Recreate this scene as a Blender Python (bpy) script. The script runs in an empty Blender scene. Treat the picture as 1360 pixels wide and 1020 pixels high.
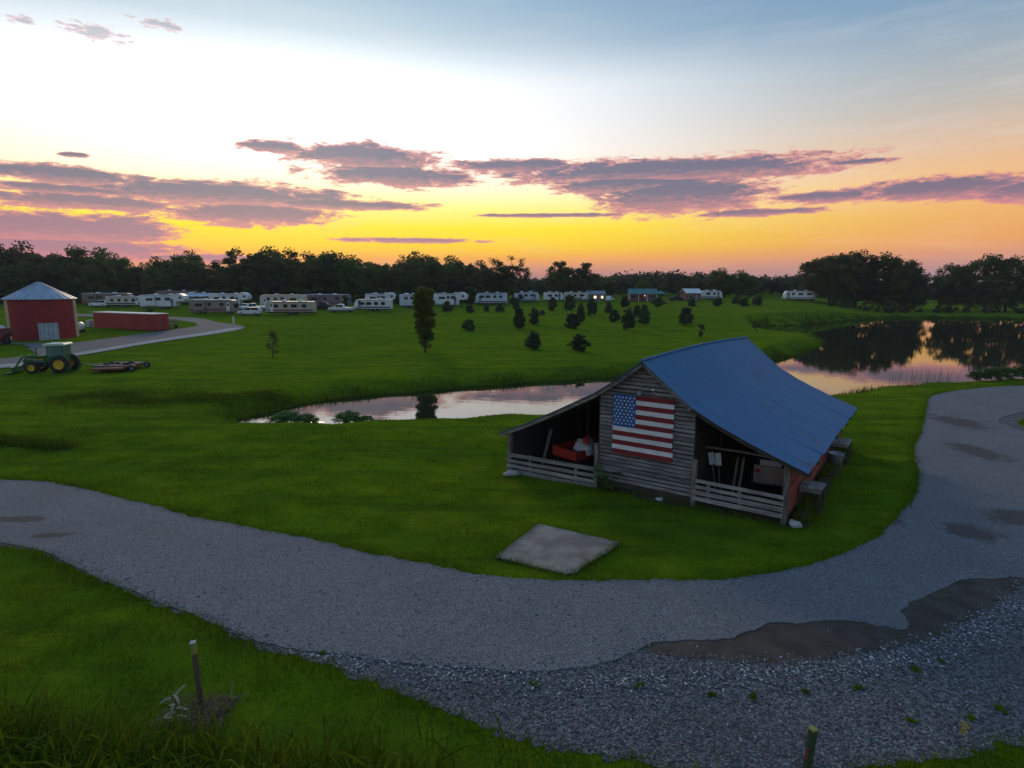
import bpy, math, random
import numpy as np
from mathutils import Vector, Matrix, Euler
R = math.radians
random.seed(7)
RNG = np.random.default_rng(11)
scene = bpy.context.scene
COL = scene.collection

# ------------------------------------------------------------------ camera
cam = bpy.data.cameras.new('camera')
cam.sensor_width = 36.0
cam.lens = 36.0 * 793.0 / 1360.0
cam.clip_start = 0.1
cam.clip_end = 6000.0
camo = bpy.data.objects.new('camera', cam)
COL.objects.link(camo)
camo.location = (0, 0, 8.0)
camo.rotation_euler = (R(90 - 9.45), 0, 0)
scene.camera = camo
scene.view_settings.view_transform = 'Standard'
scene.view_settings.look = 'None'
scene.view_settings.exposure = 0.0
scene.view_settings.gamma = 1.0
scene.view_settings.use_curve_mapping = False

# ------------------------------------------------------------------ sky
SUN_AZ, SUN_EL = -20.0, 18.5
def lin(c):
    return tuple(((v/255)/12.92 if v/255 <= .04045 else ((v/255+.055)/1.055)**2.4) for v in c)

world = bpy.data.worlds.new('World'); scene.world = world; world.use_nodes = True
class NT:
    """tiny node helper"""
    def __init__(s, tree):
        s.t = tree; s.n = tree.nodes; s.l = tree.links
    def new(s, typ, **kw):
        n = s.n.new(typ)
        for k, v in kw.items(): setattr(n, k, v)
        return n
    def put(s, sock, v):
        if hasattr(v, 'links') or isinstance(v, bpy.types.NodeSocket): s.l.new(v, sock)
        else: sock.default_value = v
    def m(s, op, a, b=None, c=None, clamp=False):
        n = s.new('ShaderNodeMath', operation=op, use_clamp=clamp)
        s.put(n.inputs[0], a)
        if b is not None: s.put(n.inputs[1], b)
        if c is not None: s.put(n.inputs[2], c)
        return n.outputs[0]
    def vm(s, op, a, b=None):
        n = s.new('ShaderNodeVectorMath', operation=op)
        s.put(n.inputs[0], a)
        if b is not None: s.put(n.inputs[1], b)
        return n.outputs['Value'] if op in ('LENGTH', 'DOT_PRODUCT', 'DISTANCE') else n.outputs[0]
    def mix(s, f, a, b, blend='MIX'):
        n = s.new('ShaderNodeMix', data_type='RGBA', blend_type=blend)
        s.put(n.inputs[0], f)
        s.put(n.inputs[6], a if not isinstance(a, tuple) else (*a[:3], 1))
        s.put(n.inputs[7], b if not isinstance(b, tuple) else (*b[:3], 1))
        return n.outputs[2]
    def ramp(s, f, stops, interp='LINEAR'):
        n = s.new('ShaderNodeValToRGB'); cr = n.color_ramp; cr.interpolation = interp
        while len(cr.elements) < len(stops): cr.elements.new(0.5)
        for e, (p, c) in zip(cr.elements, stops):
            e.position = p; e.color = (*c[:3], 1)
        s.put(n.inputs[0], f)
        return n.outputs[0]
    def mr(s, v, a, b, c=0., d=1., smooth=True):
        n = s.new('ShaderNodeMapRange', interpolation_type='SMOOTHSTEP' if smooth else 'LINEAR')
        s.put(n.inputs[0], v)
        for i, x in enumerate((a, b, c, d)): s.put(n.inputs[i+1], x)
        return n.outputs[0]
    def noise(s, vec, scale, detail=4, rough=.55, dist=0.):
        n = s.new('ShaderNodeTexNoise')
        if vec is not None: s.put(n.inputs['Vector'], vec)
        n.inputs['Scale'].default_value = scale; n.inputs['Detail'].default_value = detail
        n.inputs['Roughness'].default_value = rough; n.inputs['Distortion'].default_value = dist
        return n.outputs[0]
    def comb(s, x, y, z=0.):
        n = s.new('ShaderNodeCombineXYZ')
        s.put(n.inputs[0], x); s.put(n.inputs[1], y); s.put(n.inputs[2], z)
        return n.outputs[0]

def build_world():
    t = world.node_tree; t.nodes.clear(); W = NT(t)
    out = W.new('ShaderNodeOutputWorld'); bg = W.new('ShaderNodeBackground')
    t.links.new(bg.outputs[0], out.inputs[0])
    tc = W.new('ShaderNodeTexCoord')
    nrm = W.vm('NORMALIZE', tc.outputs['Generated'])
    sp = W.new('ShaderNodeSeparateXYZ'); t.links.new(nrm, sp.inputs[0])
    el = W.m('MULTIPLY', W.m('ARCSINE', sp.outputs[2]), 57.29578)
    az = W.m('MULTIPLY', W.m('ARCTAN2', sp.outputs[0], sp.outputs[1]), 57.29578)
    # elevation ramps: position = el/90
    def er(stops):
        return W.ramp(W.m('DIVIDE', el, 90., clamp=True), [(e/90., tuple(v*g for v in lin(c))) for e, c, g in stops])
    sunr = er([(0, (180, 128, 136), .9), (1.3, (218, 146, 126), .95), (2.4, (250, 172, 72), 1.0), (3.4, (255, 210, 36), 1.0), (5.2, (255, 230, 30), 1.05),
               (7., (255, 241, 140), 1.1), (9, (255, 250, 215), 1.2), (12, (253, 252, 250), 1.3), (17, (248, 252, 255), 1.25),
               (20.5, (200, 220, 232), 1.0), (24, (158, 190, 212), 1.0), (34, (120, 165, 203), 1.0), (90, (82, 122, 172), 1.0)])
    side = er([(0, (172, 140, 152), 1), (1.2, (192, 144, 146), 1), (2.2, (220, 152, 128), 1), (3.4, (238, 164, 96), 1), (5, (240, 176, 104), 1),
               (7.5, (246, 190, 128), 1), (10.5, (224, 190, 160), 1), (13.5, (188, 186, 180), 1), (17, (156, 174, 188), 1),
               (20, (132, 163, 190), 1), (25, (118, 156, 190), 1), (34, (104, 148, 192), 1), (90, (80, 120, 170), 1)])
    back = er([(0, (150, 152, 168), 1), (6, (156, 164, 178), 1), (14, (146, 168, 190), 1), (34, (112, 150, 186), 1), (90, (82, 122, 172), 1)])
    dz = W.m('SUBTRACT', az, -19.)
    dz = W.m('ABSOLUTE', W.m('SUBTRACT', W.m('MODULO', W.m('ADD', dz, 540.), 360.), 180.))
    # low down the yellow reaches further round than the white glow above it
    wid = W.m('ADD', W.mr(el, 4., 12., 62., 58.), W.mr(el, 16., 24., 0., -12.))
    f1 = W.mr(W.m('DIVIDE', dz, wid), W.mr(el, 6., 12., .27, .02), 1.)
    base = W.mix(f1, sunr, side)
    base = W.mix(W.mr(dz, 55., 150.), base, back)
    # thin uneven veil
    cv = W.comb(W.m('MULTIPLY', az, .05), W.m('MULTIPLY', el, .35))
    veil = W.noise(cv, 1.3, 5, .6)
    vf = W.m('MULTIPLY', W.mr(veil, .45, .75), W.mr(el, 2., 30., .3, .1))
    base = W.mix(vf, base, W.mix(W.mr(el, 2., 12.), lin((255, 190, 150)), lin((236, 232, 232))))
    # ---- clouds: banks given by azimuth, elevation, half width, half height in degrees
    banks = [(13.6,9.9,16.5,1.2),(15.0,7.9,8.1,1.9),(0.0,10.6,6.2,.63),(10.3,8.9,7.4,.9),(-13.5,11.1,6.6,1.2),(-20.7,11.4,3.2,.5),
             (-10.9,9.6,7.6,1.1),(-24.8,7.4,11.0,1.15),(-35.2,6.2,7.0,.65),(-23.1,5.9,7.0,1.1),(-15.6,7.0,8.5,.5),(-35.9,8.0,5.5,.8),
             (-36.5,7.0,5.4,.42),(-34.8,9.5,1.1,.2),(-35.9,4.1,8.4,1.4),(-35.5,2.7,8.0,1.0),(34.6,7.1,6.2,.95),(27.0,7.1,4.4,.5),
             (40.7,6.6,4.5,.9),(-9.8,4.0,7.0,.26),(4.2,6.3,8.0,.2),(-33.2,17.9,3.4,1.0),(-28.4,19.2,2.8,.6),(-37.,17.8,2.,.45),
             (29.5,9.6,2.3,.22),(-26.9,2.2,5.1,.38),(21.3,6.1,5.0,.35),(-46,8,6,.9),(-52,5.,8,1.0),(52,8.5,7,.8),(60,6.,9,.8)]
    fld = None; vert = None
    pv = W.comb(az, el)
    for a, e, w, h in banks:
        q = W.vm('MULTIPLY', W.vm('SUBTRACT', pv, (a, e, 0)), (1/w, 1/h, 0))
        d = W.m('SUBTRACT', 1., W.vm('LENGTH', q))
        qs = W.new('ShaderNodeSeparateXYZ'); W.put(qs.inputs[0], q)
        if fld is None: fld, vert = d, qs.outputs[1]
        else:
            g = W.m('GREATER_THAN', d, fld); fld = W.m('MAXIMUM', fld, d)
            vert = W.m('ADD', W.m('MULTIPLY', vert, W.m('SUBTRACT', 1., g)), W.m('MULTIPLY', qs.outputs[1], g))
    fld = W.m('MAXIMUM', fld, -.8)
    wv = W.comb(W.m('MULTIPLY', az, .16), W.m('MULTIPLY', el, .62))
    n1 = W.noise(wv, 1.7, 6, .62, .4)
    n2 = W.noise(W.vm('ADD', wv, (7.3, 2.1, 0)), 5.6, 5, .7, .5)
    nn = W.m('ADD', W.m('MULTIPLY', W.m('SUBTRACT', n1, .5), 2.4), W.m('MULTIPLY', W.m('SUBTRACT', n2, .5), W.mr(el, 12., 16., 1.7, 4.)))
    dens = W.m('SUBTRACT', W.m('ADD', W.m('MULTIPLY', fld, 1.5), nn), W.mr(el, 12.5, 16., 0., .75))
    alpha = W.mr(dens, -.24, .26)
    core = W.mr(dens, -.02, .6)
    low = W.mr(el, 2.5, 9.0)
    pink = W.mix(low, lin((232, 136, 140)), lin((226, 150, 146)))
    dark = W.mix(low, lin((166, 118, 144)), lin((108, 106, 132)))
    under = W.mr(W.m('ADD', vert, W.m('MULTIPLY', W.m('SUBTRACT', n2, .5), 1.6)), -.85, .15, .42, 1.)
    ccol = W.mix(W.m('MULTIPLY', core, under), pink, dark)
    ccol = W.mix(W.mr(dz, 70., 150.), ccol, lin((112, 112, 140)))
    al = W.m('MULTIPLY', alpha, W.m('MULTIPLY', W.mr(el, 13., 17., .95, .5), W.mr(el, 22., 40., 1., 0.)))
    sky = W.mix(al, base, ccol)
    # below the horizon: dull ground tone
    sky = W.mix(W.mr(el, -3., -.2), lin((60, 62, 60)), sky)
    ns = W.new('ShaderNodeTexSky', sky_type='NISHITA')
    ns.sun_disc = False; ns.sun_elevation = R(SUN_EL); ns.sun_rotation = R(SUN_AZ)
    ns.air_density = 1.2; ns.dust_density = 1.5; ns.ozone_density = 2.0
    nb = W.new('ShaderNodeBackground'); t.links.new(ns.outputs[0], nb.inputs[0]); nb.inputs[1].default_value = .003
    add = W.new('ShaderNodeAddShader')
    t.links.new(sky, bg.inputs[0]); bg.inputs[1].default_value = 1.0
    t.links.new(bg.outputs[0], add.inputs[0]); t.links.new(nb.outputs[0], add.inputs[1])
    t.links.new(add.outputs[0], out.inputs[0])
build_world()

sun = bpy.data.lights.new('sun', 'SUN'); sun.energy = 1.0; sun.angle = R(12); sun.color = (1.0, .72, .42)
suno = bpy.data.objects.new('sun', sun); COL.objects.link(suno)
sd = Vector((math.sin(R(SUN_AZ))*math.cos(R(SUN_EL)), math.cos(R(SUN_AZ))*math.cos(R(SUN_EL)), math.sin(R(SUN_EL))))
suno.rotation_euler = (-sd).to_track_quat('-Z', 'Y').to_euler()
suno.location = (-60, 150, 60)

# ------------------------------------------------------------------ helpers
class MB:
    def __init__(s): s.v = []; s.f = []
    def add(s, vs, fs, M=None):
        o = len(s.v)
        s.v += [tuple(M @ Vector(v)) for v in vs] if M is not None else [tuple(v) for v in vs]
        s.f += [tuple(i+o for i in f) for f in fs]; return s
    def box(s, x0, x1, y0, y1, z0, z1, M=None):
        return s.add([(x0,y0,z0),(x1,y0,z0),(x1,y1,z0),(x0,y1,z0),(x0,y0,z1),(x1,y0,z1),(x1,y1,z1),(x0,y1,z1)],
                     [(0,3,2,1),(4,5,6,7),(0,1,5,4),(1,2,6,5),(2,3,7,6),(3,0,4,7)], M)
    def bar(s, p, q, w, h, up=(0,0,1)):
        p, q = Vector(p), Vector(q); d = (q-p); L = d.length; d.normalize(); u = Vector(up)
        r = d.cross(u)
        if r.length < 1e-4: r = d.cross(Vector((1,0,0)))
        r.normalize(); u = r.cross(d)
        M = Matrix(((d.x,r.x,u.x,p.x),(d.y,r.y,u.y,p.y),(d.z,r.z,u.z,p.z),(0,0,0,1)))
        return s.box(0, L, -w/2, w/2, -h/2, h/2, M)
    def tube(s, pts, rad, n=8, cap=True):
        pts = [Vector(p) for p in pts]; rings = []
        for i, p in enumerate(pts):
            d = (pts[min(i+1, len(pts)-1)] - pts[max(i-1, 0)]).normalized()
            a = d.cross(Vector((0,0,1)))
            if a.length < 1e-3: a = d.cross(Vector((1,0,0)))
            a.normalize(); b = a.cross(d)
            r = rad[i] if hasattr(rad, '__len__') else rad
            rings.append([p + (a*math.cos(2*math.pi*k/n) + b*math.sin(2*math.pi*k/n))*r for k in range(n)])
        vs = [v for g in rings for v in g]; fs = []
        for i in range(len(pts)-1):
            for k in range(n):
                k2 = (k+1) % n
                fs.append((i*n+k, (i+1)*n+k, (i+1)*n+k2, i*n+k2))
        if cap:
            fs.append(tuple(range(n))); fs.append(tuple(reversed(range((len(pts)-1)*n, len(pts)*n))))
        return s.add(vs, fs)
    def prism(s, prof, y0, y1, M=None):
        """profile in (x,z), extruded along y"""
        n = len(prof)
        vs = [(x,y0,z) for x,z in prof] + [(x,y1,z) for x,z in prof]
        fs = [tuple(range(n)), tuple(reversed(range(n,2*n)))]
        fs += [(i, i+n, (i+1)%n+n, (i+1)%n) for i in range(n)]
        return s.add(vs, fs, M)
    def lathe(s, prof, n=24, M=None, a0=0., a1=2*math.pi):
        """profile (r,z) about z"""
        full = abs(a1-a0-2*math.pi) < 1e-6
        m = n if full else n+1
        vs = [(r*math.cos(a0+(a1-a0)*k/n), r*math.sin(a0+(a1-a0)*k/n), z) for r, z in prof for k in range(m)]
        fs = []
        for i in range(len(prof)-1):
            for k in range(n):
                k2 = (k+1) % m
                fs.append((i*m+k, i*m+k2, (i+1)*m+k2, (i+1)*m+k))
        return s.add(vs, fs, M)

def link(name, me, mat=None, parent=None):
    o = bpy.data.objects.new(name, me); COL.objects.link(o)
    if mat is not None and me is not None and len(me.materials) == 0: me.materials.append(mat)
    if parent is not None: o.parent = parent
    return o
def obj(name, mb, mat, parent=None, smooth=False, bevel=0.):
    me = bpy.data.meshes.new(name); me.from_pydata(mb.v, [], mb.f); me.update()
    if smooth: me.polygons.foreach_set('use_smooth', [True]*len(me.polygons))
    o = link(name, me, mat, parent)
    if bevel:
        b = o.modifiers.new('bevel', 'BEVEL'); b.width = bevel; b.segments = 2; b.limit_method = 'ANGLE'; b.angle_limit = R(40)
    return o
def tag(o, label, cat=None, group=None, kind=None):
    o['label'] = label
    if cat: o['category'] = cat
    if group: o['group'] = group
    if kind: o['kind'] = kind
    return o
def empty(name, loc, rz=0., scale=1.):
    o = bpy.data.objects.new(name, None); COL.objects.link(o); o.location = loc; o.rotation_euler = (0,0,rz)
    o.scale = (scale,)*3; o.empty_display_size = .3
    return o
def copy_tree(o, parent=None):
    c = o.copy(); COL.objects.link(c)
    if parent is not None: c.parent = parent
    for ch in list(o.children): copy_tree(ch, c)
    return c
def tri_mesh(name, V, mat, quads=False):
    """V: (n,3,3) or (n,4,3) array of separate faces"""
    n, k = V.shape[0], V.shape[1]
    me = bpy.data.meshes.new(name)
    me.vertices.add(n*k); me.vertices.foreach_set('co', np.ascontiguousarray(V.reshape(-1), dtype=np.float32))
    me.loops.add(n*k); me.loops.foreach_set('vertex_index', np.arange(n*k, dtype=np.int32))
    me.polygons.add(n); me.polygons.foreach_set('loop_start', np.arange(0, n*k, k, dtype=np.int32))
    me.polygons.foreach_set('loop_total', np.full(n, k, dtype=np.int32))
    me.update(calc_edges=True)
    if mat: me.materials.append(mat)
    return me

# ------------------------------------------------------------------ materials
def newmat(name):
    m = bpy.data.materials.new(name); m.use_nodes = True
    t = m.node_tree; W = NT(t); p = t.nodes['Principled BSDF']
    return m, W, p
def pm(name, c1, c2=None, scale=3., stretch=(1,1,1), rough=.75, metal=0., bump=0., bscale=None, detail=5, coord='Object', rnd=0., spec=.3, lo=.35, hi=.65):
    m, W, p = newmat(name); c2 = c2 or tuple(v*.75 for v in c1)
    tc = W.new('ShaderNodeTexCoord')
    vec = W.vm('MULTIPLY', tc.outputs[coord], tuple(stretch))
    if rnd:
        oi = W.new('ShaderNodeObjectInfo')
        vec = W.vm('ADD', vec, W.comb(W.m('MULTIPLY', oi.outputs['Random'], 31.), W.m('MULTIPLY', oi.outputs['Random'], 17.), 0.))
    n = W.noise(vec, scale, detail, .6)
    col = W.mix(W.mr(n, lo, hi), c1, c2)
    if rnd:
        hv = W.new('ShaderNodeHueSaturation'); W.put(hv.inputs['Value'], W.mr(oi.outputs['Random'], 0, 1, 1-rnd, 1+rnd, False)); W.put(hv.inputs['Color'], col)
        col = hv.outputs[0]
    W.put(p.inputs['Base Color'], col)
    p.inputs['Roughness'].default_value = rough; p.inputs['Metallic'].default_value = metal
    p.inputs['Specular IOR Level'].default_value = spec
    if bump:
        b = W.new('ShaderNodeBump'); b.inputs['Strength'].default_value = bump; b.inputs['Distance'].default_value = .02
        W.put(b.inputs['Height'], W.noise(vec, bscale or scale*3, 5, .6)); W.put(p.inputs['Normal'], b.outputs[0])
    return m

# lawn colour from the place on the ground, shared by the soil sheet and the blades
def lawn_color(W, dull=0.):
    g = W.new('ShaderNodeNewGeometry'); pos = g.outputs['Position']
    flat = W.vm('MULTIPLY', pos, (1, 1, 0))
    big = W.noise(flat, .055, 4, .6, .6)
    mid = W.noise(flat, .5, 5, .65, .3)
    fine = W.noise(pos, 9., 3, .7)
    # mowing passes, slightly curved
    st = W.vm('DOT_PRODUCT', flat, (.32, .95, 0))
    st = W.m('SINE', W.m('ADD', W.m('MULTIPLY', st, 2.3), W.m('MULTIPLY', big, 9.)))
    deep, yel, mids = (.078, .155, .006), (.205, .245, .008), (.135, .212, .006)
    col = W.mix(W.mr(big, .3, .7), deep, mids)
    col = W.mix(W.m('MULTIPLY', W.mr(mid, .42, .72), .75), col, yel)
    pat = W.noise(W.vm('ADD', flat, (13., 5., 0)), .22, 6, .7, .8)
    col = W.mix(W.m('MULTIPLY', W.mr(pat, .5, .68), .55), col, (.055, .10, .008))
    col = W.mix(W.m('MULTIPLY', W.mr(st, -1., 1.), .18), col, (.17, .225, .010))
    sk = W.noise(W.vm('MULTIPLY', flat, (.10, .75, 0)), 1., 5, .65)
    col = W.mix(W.m('MULTIPLY', W.mr(sk, .42, .68), .75), col, (.058, .110, .008))
    col = W.mix(W.m('MULTIPLY', W.mr(fine, .4, .8), .35), col, (.045, .088, .008))
    if dull: col = W.mix(dull, col, (.055, .088, .014))
    return col, pos
def grass_mat(name, dull=0., trans=.25, ground=False):
    m, W, p = newmat(name)
    col, pos = lawn_color(W, dull)
    if ground:
        d = W.noise(pos, 2.2, 6, .75)
        col = W.mix(W.m('MULTIPLY', W.mr(d, .45, .75), .6), col, (.055, .10, .008))
        b = W.new('ShaderNodeBump'); b.inputs['Strength'].default_value = .9; b.inputs['Distance'].default_value = .05
        W.put(b.inputs['Height'], W.noise(pos, 7., 6, .75)); W.put(p.inputs['Normal'], b.outputs[0])
    else:
        gi = W.new('ShaderNodeNewGeometry'); hv = W.new('ShaderNodeHueSaturation')
        W.put(hv.inputs['Value'], W.mr(gi.outputs['Random Per Island'], 0., 1., .45, 1.5, False)); W.put(hv.inputs['Color'], col); col = hv.outputs[0]
        col = W.mix(W.mr(gi.outputs['Random Per Island'], .93, 1., 0., .5, False), col, (.22, .20, .08))
    W.put(p.inputs['Base Color'], col); p.inputs['Roughness'].default_value = .9; p.inputs['Specular IOR Level'].default_value = 0.
    if not ground:
        tr = W.new('ShaderNodeBsdfTranslucent'); W.put(tr.inputs[0], W.mix(.4, col, (.18, .22, .008)))
        ms = W.new('ShaderNodeMixShader'); ms.inputs[0].default_value = trans
        W.l.new(p.outputs[0], ms.inputs[1]); W.l.new(tr.outputs[0], ms.inputs[2])
        W.l.new(ms.outputs[0], W.n['Material Output'].inputs[0])
    return m
M = {}
M['ground'] = grass_mat('grass_ground', ground=True)
M['blade'] = grass_mat('grass_blade')
M['rough_blade'] = grass_mat('rough_grass_blade', dull=.4, trans=.3)
M['bank_blade'] = grass_mat('bank_grass_blade', dull=.6, trans=.22)  # shade of the steep bank face mixed into a darker blade colour
M['tall_blade'] = grass_mat('tall_grass_blade', dull=.3, trans=.35)
def leaf_mat(name, c1, c2, trans=.2, scale=.8):
    m, W, p = newmat(name)
    oi = W.new('ShaderNodeObjectInfo'); g = W.new('ShaderNodeTexCoord')
    n = W.noise(g.outputs['Object'], scale, 4, .65)
    col = W.mix(W.mr(n, .35, .68), c1, c2)
    hv = W.new('ShaderNodeHueSaturation'); W.put(hv.inputs['Value'], W.mr(oi.outputs['Random'], 0, 1, .7, 1.25, False))
    W.put(hv.inputs['Hue'], W.mr(oi.outputs['Random'], 0, 1, .485, .515, False)); W.put(hv.inputs['Color'], col)
    W.put(p.inputs['Base Color'], hv.outputs[0]); p.inputs['Roughness'].default_value = .7; p.inputs['Specular IOR Level'].default_value = .1
    tr = W.new('ShaderNodeBsdfTranslucent'); W.put(tr.inputs[0], hv.outputs[0])
    ms = W.new('ShaderNodeMixShader'); ms.inputs[0].default_value = trans
    W.l.new(p.outputs[0], ms.inputs[1]); W.l.new(tr.outputs[0], ms.inputs[2]); W.l.new(ms.outputs[0], W.n['Material Output'].inputs[0])
    return m
M['leaf'] = leaf_mat('broad_leaf', (.066, .082, .028), (.110, .122, .036), .35)
M['leaf2'] = leaf_mat('lighter_leaf', (.066, .100, .022), (.110, .145, .030), .3)
M['pine'] = leaf_mat('pine_needle', (.048, .074, .034), (.075, .105, .042))
M['sap'] = leaf_mat('sapling_leaf', (.09, .075, .03), (.13, .09, .03))
M['columnleaf'] = leaf_mat('column_leaf', (.085, .115, .022), (.135, .165, .030), .35)
M['farleaf'] = leaf_mat('far_leaf', (.052, .075, .034), (.085, .108, .044), scale=.05)
M['bark'] = pm('bark', (.07,.055,.042), (.035,.028,.022), 4, (1,1,.3), .95, bump=.5)
M['wood'] = pm('weathered_wood', (.26,.245,.235), (.13,.12,.115), 1.4, (.8,6,9), .9, bump=.35, bscale=6, rnd=.22, spec=.15)
M['wood2'] = pm('fence_wood', (.34,.32,.30), (.18,.165,.155), 1.4, (.8,6,9), .9, bump=.35, bscale=6, rnd=.18, spec=.15)
M['post'] = pm('post_wood', (.24,.21,.18), (.12,.10,.085), 2., (6,6,.8), .9, bump=.4, rnd=.2, spec=.15)
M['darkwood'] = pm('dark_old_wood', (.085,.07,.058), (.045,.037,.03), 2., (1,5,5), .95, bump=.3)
M['redwood'] = pm('faded_red_boards', (.34,.075,.05), (.20,.06,.045), 2.2, (5,5,.9), .85, bump=.3, rnd=.25, spec=.15)
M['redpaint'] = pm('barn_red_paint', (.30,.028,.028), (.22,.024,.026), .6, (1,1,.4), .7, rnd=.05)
M['redbox'] = pm('faded_red_sheet', (.36,.05,.04), (.27,.04,.035), .8, (1,1,.4), .7)
M['cream'] = pm('edge_shine_cream', (.55,.42,.28), (.42,.32,.2), 1., rough=.7)  # grazing sky shine on the bin's sides, put in as a cream colour
M['galv'] = pm('galvanised', (.42,.46,.52), (.30,.34,.40), .9, rough=.45, metal=.3)
M['doorgrey'] = pm('grey_sheet_door', (.42,.47,.52), (.33,.38,.43), 1.2, rough=.5)
M['white'] = pm('white_gelcoat', (.74,.75,.76), (.64,.65,.66), .7, rough=.4, rnd=.05)
M['whiteroof'] = pm('white_roof_sheet', (.80,.80,.78), (.66,.66,.64), .7, rough=.6)
M['creamrv'] = pm('cream_panel', (.62,.57,.48), (.54,.49,.41), .7, rough=.45)
M['tanrv'] = pm('tan_panel', (.48,.42,.33), (.40,.35,.28), .7, rough=.45)
M['taupe'] = pm('taupe_panel', (.30,.24,.21), (.23,.185,.165), .7, rough=.4)
M['maroon'] = pm('maroon_grey_panel', (.20,.17,.185), (.15,.12,.135), .7, rough=.35)
M['brownrv'] = pm('brown_panel', (.24,.17,.14), (.18,.13,.11), .7, rough=.45)
M['bluegrey'] = pm('pale_blue_panel', (.52,.60,.68), (.44,.52,.60), .7, rough=.4)
M['stripe'] = pm('dark_decal', (.06,.075,.12), (.05,.06,.09), 1., rough=.4)
M['redstripe'] = pm('red_brown_decal', (.22,.06,.05), (.17,.05,.045), 1., rough=.4)
M['grey'] = pm('grey_trim', (.25,.26,.28), (.19,.2,.22), 1., rough=.5)
M['dark'] = pm('dark_chassis', (.028,.028,.03), (.018,.018,.02), 1., rough=.7)
M['rubber'] = pm('tyre_rubber', (.022,.021,.021), (.033,.03,.027), 3., rough=.85)
M['glass'] = pm('dark_glass', (.018,.022,.03), (.012,.015,.02), 1., rough=.08, spec=.6)
M['greenpaint'] = pm('tractor_green', (.018,.15,.035), (.014,.115,.028), 1.5, rough=.35, spec=.5)
M['yellow'] = pm('rim_yellow', (.72,.46,.02), (.55,.34,.02), 2., rough=.4, spec=.5)
M['cabroof'] = pm('cab_roof_pale', (.58,.66,.50), (.5,.58,.44), 1., rough=.45)
M['rust'] = pm('rusty_red_steel', (.20,.055,.05), (.11,.045,.04), 3., rough=.75, bump=.2)
M['steel'] = pm('worn_steel', (.40,.37,.36), (.24,.21,.20), 3., rough=.5, metal=.4)
M['tealroof'] = pm('teal_roof', (.06,.19,.18), (.045,.14,.14), 1., rough=.5)
M['brick'] = pm('reddish_wall', (.22,.10,.075), (.17,.08,.06), 1.5, rough=.85)
M['teal'] = pm('teal_canvas', (.10,.30,.29), (.08,.23,.23), 1., rough=.8)
M['concrete'] = pm('concrete', (.31,.27,.23), (.17,.146,.125), 1.1, rough=.9, bump=.35, bscale=30, detail=9, coord='Object')
M['tarp'] = pm('white_tarp', (.62,.64,.66), (.42,.44,.47), 2.5, rough=.6, bump=.5, bscale=5)
M['redgloss'] = pm('red_enamel', (.42,.02,.015), (.30,.02,.018), 2., rough=.35, spec=.5)
M['flagred'] = pm('flag_red_paint', (.26,.022,.028), (.17,.022,.025), 2.2, (1,4,8), .8, rnd=.1)
M['flagwhite'] = pm('flag_white_paint', (.70,.70,.69), (.44,.43,.42), 2.6, (1,5,10), .8, bump=.2, rnd=.06, lo=.45, hi=.78)
M['flagblue'] = pm('flag_blue_paint', (.035,.115,.34), (.028,.085,.25), 3., (1,4,8), .8)
M['dirt'] = pm('bare_soil', (.085,.066,.052), (.05,.039,.031), 1.6, rough=.98, bump=.8, bscale=14, detail=9)
M['straw'] = pm('dry_straw', (.26,.20,.10), (.16,.12,.06), 6., rough=.9)
M['stakewood'] = pm('treated_stake', (.16,.10,.06), (.09,.06,.04), 3., (6,6,1), .9, bump=.3)
M['stakeyellow'] = pm('faded_yellow_paint', (.30,.27,.05), (.2,.2,.05), 6., rough=.7)
M['steelgreen'] = pm('green_post_paint', (.05,.085,.035), (.035,.06,.03), 5., rough=.6)
M['stonew'] = pm('pale_stone', (.5,.49,.46), (.34,.33,.31), 3., rough=.9, bump=.5)
M['burdock'] = leaf_mat('broad_weed_leaf', (.06,.13,.03), (.10,.18,.04), scale=3.)
def lamp_mat(name, col, s):
    m, W, p = newmat(name); p.inputs['Base Color'].default_value = (*col, 1)
    p.inputs['Emission Color'].default_value = (*col, 1); p.inputs['Emission Strength'].default_value = s
    return m
M['lit'] = lamp_mat('lit_lamp', (1., .55, .3), 2.5)
M['bluelit'] = lamp_mat('blue_led', (.25, .2, 1.), 1.6)

def roof_mat():
    m, W, p = newmat('blue_grey_roof_metal')
    tc = W.new('ShaderNodeTexCoord'); v = tc.outputs['Object']
    n = W.noise(v, .45, 5, .6); oi = W.new('ShaderNodeObjectInfo')
    col = W.mix(W.mr(n, .3, .7), (.032, .130, .262), (.042, .150, .29))
    # streaks down the slope and a few rust scabs
    st = W.noise(W.vm('MULTIPLY', v, (.35, 5., .35)), 1.2, 6, .7)
    col = W.mix(W.m('MULTIPLY', W.mr(st, .5, .8), .35), col, (.03, .11, .225))
    ru = W.noise(W.vm('MULTIPLY', v, (.7, 1.6, .7)), .62, 6, .72, .6)
    col = W.mix(W.m('MULTIPLY', W.mr(ru, .57, .67), .55), col, (.10, .075, .07))
    hv = W.new('ShaderNodeHueSaturation'); W.put(hv.inputs['Value'], W.mr(oi.outputs['Random'], 0, 1, .975, 1.025, False)); W.put(hv.inputs['Color'], col)
    W.put(p.inputs['Base Color'], hv.outputs[0]); p.inputs['Roughness'].default_value = .6; p.inputs['Specular IOR Level'].default_value = .2
    b = W.new('ShaderNodeBump'); b.inputs['Strength'].default_value = .45; b.inputs['Distance'].default_value = .05
    W.put(b.inputs['Height'], W.noise(v, 1.8, 4, .55)); W.put(p.inputs['Normal'], b.outputs[0])
    return m
M['roof'] = roof_mat()

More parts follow.
